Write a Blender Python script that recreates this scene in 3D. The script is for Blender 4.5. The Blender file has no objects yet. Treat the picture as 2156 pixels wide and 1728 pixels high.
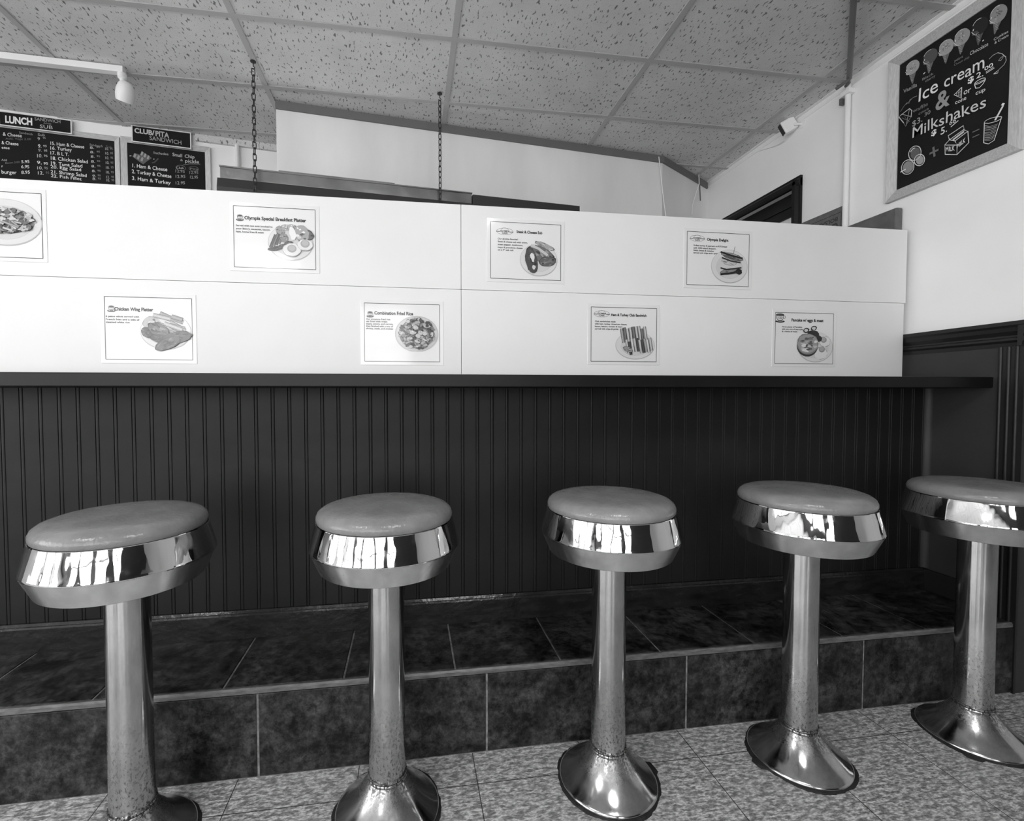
import bpy, bmesh, math, random
from mathutils import Vector, Matrix
S = bpy.context.scene
COL = S.collection
R = math.radians

# ---------------------------------------------------------------- camera
cam_d = bpy.data.cameras.new('camera'); cam = bpy.data.objects.new('camera', cam_d); COL.objects.link(cam); S.camera = cam
cam_d.sensor_fit = 'HORIZONTAL'; cam_d.sensor_width = 36.0
cam_d.lens = 982.9 / 2156 * 36.0
cam_d.shift_x = (1078 - 1004) / 2156.0
cam_d.clip_start = .02
CYAW, CPITCH, CROLL, CH = R(8.2284), R(-1.808), R(-0.0885), 1.0864
_f = Vector((math.sin(CYAW) * math.cos(CPITCH), math.cos(CYAW) * math.cos(CPITCH), math.sin(CPITCH)))
_r0 = Vector((math.cos(CYAW), -math.sin(CYAW), 0)); _u0 = _r0.cross(_f)
_r = _r0 * math.cos(CROLL) + _u0 * math.sin(CROLL); _u = -_r0 * math.sin(CROLL) + _u0 * math.cos(CROLL)
cam.matrix_world = Matrix(((_r.x, _u.x, -_f.x, 0), (_r.y, _u.y, -_f.y, 0), (_r.z, _u.z, -_f.z, CH), (0, 0, 0, 1)))

# ---------------------------------------------------------------- world, light, exposure
W_ = bpy.data.worlds.new('daylight'); S.world = W_; W_.use_nodes = True
W_.node_tree.nodes['Background'].inputs[0].default_value = (1, 1, 1, 1)
W_.node_tree.nodes['Background'].inputs[1].default_value = 5.0
S.view_settings.view_transform = 'Standard'; S.view_settings.look = 'None'
S.view_settings.exposure = 0.34; S.view_settings.gamma = 1.0; S.view_settings.use_curve_mapping = False
S.cycles.max_bounces = 8; S.cycles.diffuse_bounces = 5; S.cycles.glossy_bounces = 5
S.cycles.sample_clamp_indirect = 6.0; S.cycles.use_denoising = True
S.cycles.caustics_reflective = False; S.cycles.caustics_refractive = False

def area(name, loc, target, sx, sy, power, portal=False, spread=180):
    l = bpy.data.lights.new(name, 'AREA'); l.shape = 'RECTANGLE'; l.size = sx; l.size_y = sy; l.energy = power
    if portal: l.cycles.is_portal = True
    l.spread = R(spread)
    o = bpy.data.objects.new(name, l); COL.objects.link(o); o.location = loc
    o.rotation_euler = (Vector(target) - Vector(loc)).to_track_quat('-Z', 'Y').to_euler()
    return o
WIN = [(-4.1, -2.75), (-2.6, -1.25), (-1.1, 0.05), (0.45, 1.2)]   # shopfront panes in the wall behind the camera
WZ = (0.55, 2.38); YR = -3.3
for a, b in WIN:
    area('window_portal', ((a + b) / 2, YR + .01, sum(WZ) / 2), ((a + b) / 2, 0, sum(WZ) / 2), b - a, WZ[1] - WZ[0], 1.0, portal=True)

ADDED_SIDE = [(-3.0, -1.75), (-1.55, -.3), (-.1, 1.0)]   # panes added in the left wall, to light the right wall
for a, b in ADDED_SIDE:
    area('window_portal', (-4.59, (a + b) / 2, sum(WZ) / 2), (0, (a + b) / 2, sum(WZ) / 2), b - a, WZ[1] - WZ[0], 1.0, portal=True)

# ---------------------------------------------------------------- helpers
def tag(o, label=None, cat=None, group=None, kind=None):
    if label: o['label'] = label
    if cat: o['category'] = cat
    if group: o['group'] = group
    if kind: o['kind'] = kind
    return o
def empty(name, loc=(0, 0, 0), rz=0):
    o = bpy.data.objects.new(name, None); COL.objects.link(o); o.location = loc; o.rotation_euler = (0, 0, rz); o.empty_display_size = .05
    return o

class MB:
    """collects shapes; build() links them as one mesh object. every face may carry a print shade."""
    def __init__(s): s.v = []; s.f = []; s.sh = []; s.k = 0
    def add(s, vs, fs, shade=1.0):
        n = len(s.v); s.v += [tuple(p) for p in vs]; s.f += [tuple(i + n for i in f) for f in fs]; s.sh += [shade] * len(fs); return s
    def box(s, x0, x1, y0, y1, z0, z1):
        v = [(x0, y0, z0), (x1, y0, z0), (x1, y1, z0), (x0, y1, z0), (x0, y0, z1), (x1, y0, z1), (x1, y1, z1), (x0, y1, z1)]
        return s.add(v, [(3, 2, 1, 0), (4, 5, 6, 7), (0, 1, 5, 4), (1, 2, 6, 5), (2, 3, 7, 6), (3, 0, 4, 7)])
    def obox(s, o, u, v, w, a0, a1, b0, b1, c0, c1):
        pts = [Vector(o) + Vector(u) * a + Vector(v) * b + Vector(w) * c for c in (c0, c1) for a, b in ((a0, b0), (a1, b0), (a1, b1), (a0, b1))]
        return s.add(pts, [(3, 2, 1, 0), (4, 5, 6, 7), (0, 1, 5, 4), (1, 2, 6, 5), (2, 3, 7, 6), (3, 0, 4, 7)])
    def prism(s, prof, o, u, v, w, a, b):
        """profile points (p,q) in the u,v plane at o, extruded along w from a to b"""
        n = len(prof); o, u, v, w = map(Vector, (o, u, v, w))
        pts = [o + u * p + v * q + w * t for t in (a, b) for p, q in prof]
        fs = [(i, (i + 1) % n, (i + 1) % n + n, i + n) for i in range(n)]
        return s.add(pts, fs + [tuple(reversed(range(n))), tuple(range(n, 2 * n))])
    def lathe(s, prof, seg=96, c=(0, 0, 0), close=True):
        v = []; f = []
        for r, z in prof:
            for i in range(seg):
                t = 2 * math.pi * i / seg; v.append((c[0] + r * math.cos(t), c[1] + r * math.sin(t), c[2] + z))
        for k in range(len(prof) - 1):
            for i in range(seg):
                j = (i + 1) % seg; f.append((k * seg + i, k * seg + j, (k + 1) * seg + j, (k + 1) * seg + i))
        if close:
            f.append(tuple(reversed(range(seg)))); f.append(tuple(range((len(prof) - 1) * seg, len(prof) * seg)))
        return s.add(v, f)
    def tube(s, pts, r, seg=10, closed=False):
        pts = [Vector(p) for p in pts]; n = len(pts); v = []; f = []
        up = Vector((0, 0, 1)); prev = None
        for i, p in enumerate(pts):
            if closed: d = pts[(i + 1) % n] - pts[i - 1]
            else: d = pts[min(i + 1, n - 1)] - pts[max(i - 1, 0)]
            d.normalize()
            a = prev if prev is not None else (up if abs(d.z) < .9 else Vector((1, 0, 0)))
            x = (a - d * a.dot(d)).normalized(); prev = x; y = d.cross(x)
            for k in range(seg):
                t = 2 * math.pi * k / seg; v.append(p + x * r * math.cos(t) + y * r * math.sin(t))
        m = n if closed else n - 1
        for i in range(m):
            for k in range(seg):
                j = (i + 1) % n; q = (k + 1) % seg
                f.append((i * seg + k, i * seg + q, j * seg + q, j * seg + k))
        if not closed: f.append(tuple(reversed(range(seg)))); f.append(tuple(range((n - 1) * seg, n * seg)))
        return s.add(v, f)
    def build(s, name, mat, parent=None, smooth=None, bevel=0, loc=None, kind=None):
        me = bpy.data.meshes.new(name); me.from_pydata(s.v, [], s.f); me.validate(clean_customdata=False)
        if any(x != 1.0 for x in s.sh):
            at = me.attributes.new('shade', 'FLOAT', 'FACE')
            if len(me.polygons) == len(s.sh): at.data.foreach_set('value', s.sh)
        me.materials.append(mat)
        if smooth is not None:
            me.shade_smooth(); me.set_sharp_from_angle(angle=R(smooth))
        o = bpy.data.objects.new(name, me); COL.objects.link(o)
        if parent: o.parent = parent
        if loc: o.location = loc
        if bevel:
            m = o.modifiers.new('bevel', 'BEVEL'); m.width = bevel; m.segments = 2; m.limit_method = 'ANGLE'; m.angle_limit = R(40)
        if kind: o['kind'] = kind
        return o

class Flat:
    """drawing onto a real flat surface: u runs to the reader's right, v up, n towards the reader"""
    def __init__(s, o, u, v=(0, 0, 1)):
        s.o = Vector(o); s.u = Vector(u).normalized(); s.v = Vector(v).normalized(); s.n = s.u.cross(s.v); s.k = 0
    def P(s, a, b, h=0): return s.o + s.u * a + s.v * b + s.n * h
    def lift(s): s.k += 1; return .0004 + s.k * .00003
    def poly(s, mb, pts, shade, h=None):
        h = s.lift() if h is None else h
        mb.add([s.P(a, b, h) for a, b in pts], [tuple(range(len(pts)))], shade)
    def stroke(s, mb, pts, w, shade):
        h = s.lift(); p = [Vector((a, b)) for a, b in pts]; n = len(p); L = []; Q = []
        for i in range(n):
            d = p[min(i + 1, n - 1)] - p[max(i - 1, 0)]
            if d.length < 1e-9: d = Vector((1, 0))
            d.normalize(); m = Vector((-d.y, d.x)) * w / 2
            L.append(p[i] + m); Q.append(p[i] - m)
        mb.add([s.P(q.x, q.y, h) for q in L + Q], [(i, n + i, n + i + 1, i + 1) for i in range(n - 1)], shade)
def ell(cx, cy, rx, ry, rot=0, n=22, a0=0, a1=360):
    c, s_ = math.cos(R(rot)), math.sin(R(rot)); o = []
    full = abs(a1 - a0) >= 360
    for i in range(n if full else n + 1):
        t = R(a0 + (a1 - a0) * i / n); x, y = rx * math.cos(t), ry * math.sin(t); o.append((cx + x * c - y * s_, cy + x * s_ + y * c))
    return o
def blob(rng, cx, cy, rx, ry, rot=0, rough=.2, n=14):
    return [(cx + (x - cx) * k, cy + (y - cy) * k) for (x, y) in ell(cx, cy, rx, ry, rot, n) for k in [1 + rng.uniform(-rough, rough)]]

_GL = {}
def glyph(ch, bold):
    k = (ch, bold)
    if k in _GL: return _GL[k]
    def mk(t):
        c = bpy.data.curves.new('t', 'FONT'); c.body = t; c.size = 1; c.resolution_u = 3; c.offset = bold
        o = bpy.data.objects.new('t', c); COL.objects.link(o); bpy.context.view_layer.update()
        ev = o.evaluated_get(bpy.context.evaluated_depsgraph_get()); me = ev.to_mesh()
        vs = [(v.co.x, v.co.y) for v in me.vertices]; fs = [tuple(p.vertices) for p in me.polygons]
        ev.to_mesh_clear(); bpy.data.objects.remove(o); bpy.data.curves.remove(c); return vs, fs
    def width(t):
        v = mk(t)[0]; return max(p[0] for p in v) - min(p[0] for p in v)
    adv = width('I' + ch + 'I') - width('II')
    vs, fs = mk(ch) if ch != ' ' else ([], [])
    _GL[k] = (vs, fs, adv); return _GL[k]
CAP = .73
def write(mb, fl, text, a0, b0, a1, b1, h, shade=1.0, bold=0.0, jit=0.0, skew=0.0, rng=random, xs=None):
    """text with its baseline from (a0,b0) to (a1,b1) and capitals h tall"""
    g = [glyph(c, bold) for c in text]; tot = sum(x[2] for x in g) or 1
    k = (a1 - a0) / tot; q = h / CAP; x = 0; lf = fl.lift()
    for (vs, fs, adv) in g:
        dy = rng.uniform(-1, 1) * jit * h; sc = 1 + rng.uniform(-1, 1) * jit; sk = skew + rng.uniform(-1, 1) * jit
        if vs:
            pts = [fl.P(a0 + (x + px) * k + py * sk * q, b0 + (b1 - b0) * (x + px) / tot + py * q * sc + dy, lf) for px, py in vs]
            mb.add(pts, fs, shade)
        x += adv

# ---------------------------------------------------------------- materials (all greys: the place is seen in black and white)
def mat(name, grey, rough=.6, metal=0, spec=.5, coat=0, noise=None, bump=None, emit=None):
    """noise=(scale, amount, stretch xyz) varies the grey; bump=(scale, strength)"""
    m = bpy.data.materials.new(name); m.use_nodes = True; nt = m.node_tree; b = nt.nodes['Principled BSDF']
    b.inputs['Base Color'].default_value = (grey, grey, grey, 1); b.inputs['Roughness'].default_value = rough
    b.inputs['Metallic'].default_value = metal; b.inputs['Specular IOR Level'].default_value = spec; b.inputs['Coat Weight'].default_value = coat
    b.inputs['Coat Roughness'].default_value = .08
    if emit: b.inputs['Emission Color'].default_value = (1, 1, 1, 1); b.inputs['Emission Strength'].default_value = emit
    tc = nt.nodes.new('ShaderNodeTexCoord')
    if noise:
        sc, am, st = noise
        mp = nt.nodes.new('ShaderNodeMapping'); mp.inputs['Scale'].default_value = st; nt.links.new(tc.outputs['Object'], mp.inputs[0])
        nz = nt.nodes.new('ShaderNodeTexNoise'); nz.inputs['Scale'].default_value = sc; nz.inputs['Detail'].default_value = 6; nt.links.new(mp.outputs[0], nz.inputs['Vector'])
        mr = nt.nodes.new('ShaderNodeMapRange'); mr.inputs[1].default_value = .3; mr.inputs[2].default_value = .7
        mr.inputs[3].default_value = grey * (1 - am); mr.inputs[4].default_value = grey * (1 + am); nt.links.new(nz.outputs[0], mr.inputs[0])
        nt.links.new(mr.outputs[0], b.inputs['Base Color'])
    if bump:
        nz = nt.nodes.new('ShaderNodeTexNoise'); nz.inputs['Scale'].default_value = bump[0]; nz.inputs['Detail'].default_value = 3; nt.links.new(tc.outputs['Object'], nz.inputs['Vector'])
        bp = nt.nodes.new('ShaderNodeBump'); bp.inputs['Strength'].default_value = bump[1]; bp.inputs['Distance'].default_value = .01
        nt.links.new(nz.outputs[0], bp.inputs['Height']); nt.links.new(bp.outputs[0], b.inputs['Normal'])
    return m
class N:
    def __init__(s, m): s.nt = m.node_tree; s.b = s.nt.nodes['Principled BSDF']; s.tc = s.nt.nodes.new('ShaderNodeTexCoord')
    def new(s, t, **kw):
        n = s.nt.nodes.new('ShaderNode' + t)
        for k, v in kw.items(): setattr(n, k, v)
        return n
    def lk(s, a, b): s.nt.links.new(a, b)
    def math(s, op, a, b=None):
        n = s.new('Math', operation=op)
        for i, x in enumerate((a, b)):
            if x is None: continue
            if isinstance(x, (int, float)): n.inputs[i].default_value = x
            else: s.lk(x, n.inputs[i])
        return n.outputs[0]
    def noise(s, scale, stretch=(1, 1, 1), detail=3, rough=.5):
        mp = s.new('Mapping'); mp.inputs['Scale'].default_value = stretch; s.lk(s.tc.outputs['Object'], mp.inputs[0])
        n = s.new('TexNoise'); n.inputs['Scale'].default_value = scale; n.inputs['Detail'].default_value = detail; n.inputs['Roughness'].default_value = rough
        s.lk(mp.outputs[0], n.inputs['Vector']); return n.outputs[0]
    def rng(s, x, a, b, c, d):
        n = s.new('MapRange'); n.inputs[1].default_value = a; n.inputs[2].default_value = b; n.inputs[3].default_value = c; n.inputs[4].default_value = d
        s.lk(x, n.inputs[0]); return n.outputs[0]
    def mix(s, f, a, b):
        n = s.new('Mix', data_type='FLOAT')
        for i, x in ((0, f), (2, a), (3, b)):
            if isinstance(x, (int, float)): n.inputs[i].default_value = x
            else: s.lk(x, n.inputs[i])
        return n.outputs[0]
    def bump(s, h, st, dist=.002):
        b = s.new('Bump'); b.inputs['Strength'].default_value = st; b.inputs['Distance'].default_value = dist; s.lk(h, b.inputs['Height']); s.lk(b.outputs[0], s.b.inputs['Normal'])
G_WALL, G_CEIL, G_FLOOR = .90, .66, .40
M = {}
M['wall'] = mat('wall_paint', G_WALL, .6, noise=(2.5, .03, (1, 1, 1)), bump=(60, .05))
M['wall_dark'] = mat('dark_reflected_wall', .05, .5, noise=(5, .1, (1, 1, 1)))  # for the unseen rear wall, darkened so the chrome mirrors more contrast
M['wall_old'] = mat('stained_wall_paint', .85, .6, noise=(3.0, .09, (1, 1, .3)), bump=(60, .05))
M['board'] = mat('white_foam_board', .77, .45, noise=(4, .02, (1, 1, 1)))
M['black_counter'] = mat('black_laminate', .006, .4, spec=.25, noise=(9, .2, (1, 1, 1)))
M['bead'] = mat('dark_grey_paint', .013, .42, spec=.2, noise=(5, .15, (1, 1, 1)), bump=(18, .12))
M['wain'] = mat('charcoal_wainscot_paint', .036, .5, spec=.3, noise=(6, .1, (1, 1, 1)), bump=(40, .1))
M['trimdark'] = mat('dark_trim_paint', .016, .35, spec=.3, bump=(40, .1))
M['basecap'] = mat('worn_baseboard_paint', .014, .22, spec=.55, noise=(14, .5, (1, 3, 3)), bump=(60, .2))
M['grid'] = mat('ceiling_grid_metal', .44, .5)
M['soffit'] = mat('dark_grey_channel', .16, .5)
M['white'] = mat('white_enamel', .85, .35)
M['conduit'] = mat('dark_grey_conduit', .12, .4)
M['chain'] = mat('dark_chain_steel', .05, .35, metal=.6)
M['black'] = mat('black_paint', .01, .4)
M['doorwood'] = mat('dark_door_wood', .006, .4, spec=.25, noise=(20, .3, (1, 1, .2)))
M['frosted'] = mat('pale_door_pane', .8, .3)
M['steel'] = mat('brushed_hood_steel', .30, .28, metal=1, noise=(5, .3, (1, 1, 1)), bump=(7, .5))
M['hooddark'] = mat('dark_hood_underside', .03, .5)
M['chalk'] = mat('chalkboard_slate', .009, .75, noise=(4, .45, (1, 1, 1)), spec=.25)
M['framewood'] = mat('pale_ash_frame_wood', .46, .5, noise=(30, .18, (1, 8, 8)), bump=(80, .15))
M['framewood_v'] = mat('pale_ash_stile_wood', .60, .5, noise=(30, .15, (8, 8, 1)), bump=(80, .15))
M['card'] = mat('laminated_card', .77, .25, coat=.7, bump=(9, .10))
M['carry'] = mat('kraft_grey_card', .13, .6, noise=(60, .15, (1, 1, 1)))
M['greybox'] = mat('grey_painted_metal', .11, .4, noise=(20, .2, (1, 1, 1)))
M['tile'] = mat('slate_footrest_tile', .03, .42, spec=.25)
M['grout'] = mat('pale_grout', .20, .8, noise=(60, .5, (1, 1, 1)))
M['edge'] = mat('worn_edge_strip', .13, .35, noise=(30, .4, (1, 4, 4)))
M['cushion'] = mat('grey_vinyl', .20, .24, noise=(9, .10, (1, 1, 1)), bump=(120, .12))
M['chrome'] = mat('polished_chrome', .82, .035, metal=1)
M['apron'] = mat('brushed_lower_chrome', .74, .27, metal=1, noise=(30, .15, (1, 1, .6)), bump=(40, .06))
M['post'] = mat('worn_chrome_post', .5, .2, metal=1)
M['flange'] = mat('scuffed_chrome_flange', .5, .2, metal=1)
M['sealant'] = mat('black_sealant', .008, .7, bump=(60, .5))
M['bulb'] = mat('lit_lamp_glass', .9, .3, emit=12)
M['fill_glow'] = mat('added_fill_glow', .9, .5, emit=9)
M['added_troffer'] = mat('added_ceiling_glow', .9, .5, emit=16)
M['dark_frame'] = mat('black_window_frame', .02, .4)
def printed(name, rough, coat, pw):
    m = mat(name, .5, rough, coat=coat); n = N(m); a = n.new('Attribute', attribute_name='shade')
    c = n.math('MULTIPLY', n.math('POWER', a.outputs['Fac'], pw), .84); n.lk(c, n.b.inputs['Base Color']); return m
M['print'] = printed('printed_ink', .3, .7, 2.1)
M['chalkmark'] = printed('chalk_marks', .9, 0, 1.6)
# tile with mottled slate look
n = N(M['tile']); a = n.noise(8, detail=9, rough=.75); b = n.noise(38, (1, 1, 1), 6, .75)
n.lk(n.math('MULTIPLY', n.rng(a, .38, .64, .002, .055), n.rng(b, .38, .62, .3, 1.8)), n.b.inputs['Base Color']); n.lk(n.rng(b, .3, .7, .28, .6), n.b.inputs['Roughness']); n.bump(a, .6, .006)
# speckled vinyl floor with joints
FX0, FY0, FG = .1833, 1.2604, .335
m = M['floor'] = mat('speckled_vinyl_tile', G_FLOOR, .32); n = N(m)
sp = n.noise(62, (.6, 1.5, 1), 3, .6); s2 = n.noise(150, (.6, 1.4, 1), 2, .6)
base = n.math('MULTIPLY', n.rng(sp, .42, .58, .55, 1.38), n.rng(s2, .40, .60, .68, 1.30)); base = n.math('MULTIPLY', base, G_FLOOR)
sx = n.new('SeparateXYZ'); n.lk(n.tc.outputs['Object'], sx.inputs[0]); jo = None
for ax, o0 in ((0, FX0), (1, FY0)):
    fr = n.math('FRACT', n.math('DIVIDE', n.math('SUBTRACT', sx.outputs[ax], o0 - 20 * FG), FG))
    d = n.math('MINIMUM', fr, n.math('SUBTRACT', 1.0, fr)); l = n.rng(d, .002, .0055, 1, 0); jo = l if jo is None else n.math('MAXIMUM', jo, l)
n.lk(n.mix(jo, base, .02), n.b.inputs['Base Color'])
gr = n.noise(5, detail=4); n.lk(n.rng(gr, .3, .7, .25, .45), n.b.inputs['Roughness'])
# fissured ceiling tile
m = M['ceil'] = mat('fissured_ceiling_tile', G_CEIL, .9, spec=.1); n = N(m)
f1 = n.noise(1, (105, 38, 40), 1.5, .5); f2 = n.noise(1, (260, 260, 200), 2, .6); f3 = n.noise(6, detail=3)
fi = n.rng(f1, .615, .665, 0, 1); fi2 = n.rng(f2, .60, .68, 0, .5); fi = n.math('MAXIMUM', fi, fi2)
n.lk(n.mix(fi, n.rng(f3, .3, .7, G_CEIL * .93, G_CEIL * 1.07), G_CEIL * .30), n.b.inputs['Base Color'])
# worn chrome: dirt thickens towards the floor
for key, z0, z1 in (('post', .10, .34), ('flange', .075, .115)):
    n = N(M[key]); sx = n.new('SeparateXYZ'); n.lk(n.tc.outputs['Object'], sx.inputs[0])
    a = n.noise(170, (1, 1, .6), 6, .7); b = n.noise(16, (1, 1, .4), 5, .6); low = n.rng(sx.outputs[2], z0, z1, 1, 0) if key == 'post' else n.rng(sx.outputs[2], .045, .10, 0, 1)
    spot = n.math('MULTIPLY', n.rng(a, .50 if key == 'post' else .46, .62 if key == 'post' else .54, 0, 1), n.math('ADD', n.math('MULTIPLY', low, .9), .06))
    n.lk(n.mix(spot, n.rng(b, .3, .7, .42, .66), .05), n.b.inputs['Base Color'])
    ro = n.math('ADD', n.rng(b, .35, .65, .07, .22), n.math('MULTIPLY', low, .12)); ro = n.math('ADD', ro, n.math('MULTIPLY', spot, .4)); n.lk(ro, n.b.inputs['Roughness'])
n = N(M['chrome']); a = n.noise(22, (1, 1, .25), 2); n.bump(a, .35, .006); b = n.noise(40, detail=5); n.lk(n.rng(b, .5, .75, .03, .14), n.b.inputs['Roughness'])
n = N(M['cushion']); a = n.noise(10, detail=6, rough=.65); n.lk(n.rng(a, .3, .7, .165, .25), n.b.inputs['Base Color'])
n = N(M['soffit'])

# chalk writing and drawings, in metres on each board
RT = [('Vanilla',0.066,2.419,0.122,2.413,0.017,0.6),('Black',0.141,2.424,0.185,2.421,0.01,0.5),('cherry',0.154,2.408,0.192,2.407,0.01,0.5),('Mint',0.26,2.416,0.291,2.417,0.01,0.45),('Choco chip',0.26,2.403,0.312,2.4,0.009,0.4),('Chocolate',0.313,2.407,0.372,2.403,0.015,0.75),('Cookies',0.388,2.408,0.432,2.407,0.01,0.75),('& Cream',0.391,2.394,0.433,2.393,0.01,0.75),('Ice',0.125,2.344,0.206,2.341,0.056,1),('cream',0.224,2.342,0.365,2.326,0.05,0.95),('$',0.309,2.299,0.33,2.301,0.021,1),('2.',0.336,2.303,0.361,2.299,0.021,1),('00',0.362,2.316,0.39,2.315,0.015,1),('&',0.196,2.262,0.246,2.258,0.071,0.55),('or',0.296,2.266,0.321,2.266,0.022,0.9),('cup',0.336,2.242,0.368,2.239,0.016,0.9),('cone',0.268,2.248,0.307,2.244,0.016,0.9),('waffle',0.108,2.308,0.168,2.305,0.016,0.4),('cone',0.131,2.286,0.172,2.286,0.012,0.4),('$3.',0.106,2.251,0.149,2.25,0.025,0.6),('30',0.154,2.265,0.179,2.266,0.016,0.5),('Milkshakes',0.105,2.203,0.373,2.179,0.046,0.85),('$',0.183,2.168,0.204,2.17,0.023,1),('5.',0.218,2.156,0.244,2.155,0.028,0.95),('66',0.249,2.175,0.274,2.177,0.018,0.8),('MILK',0.239,2.078,0.271,2.066,0.018,0.8),('MILK',0.279,2.069,0.307,2.08,0.018,0.85)]
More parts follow.
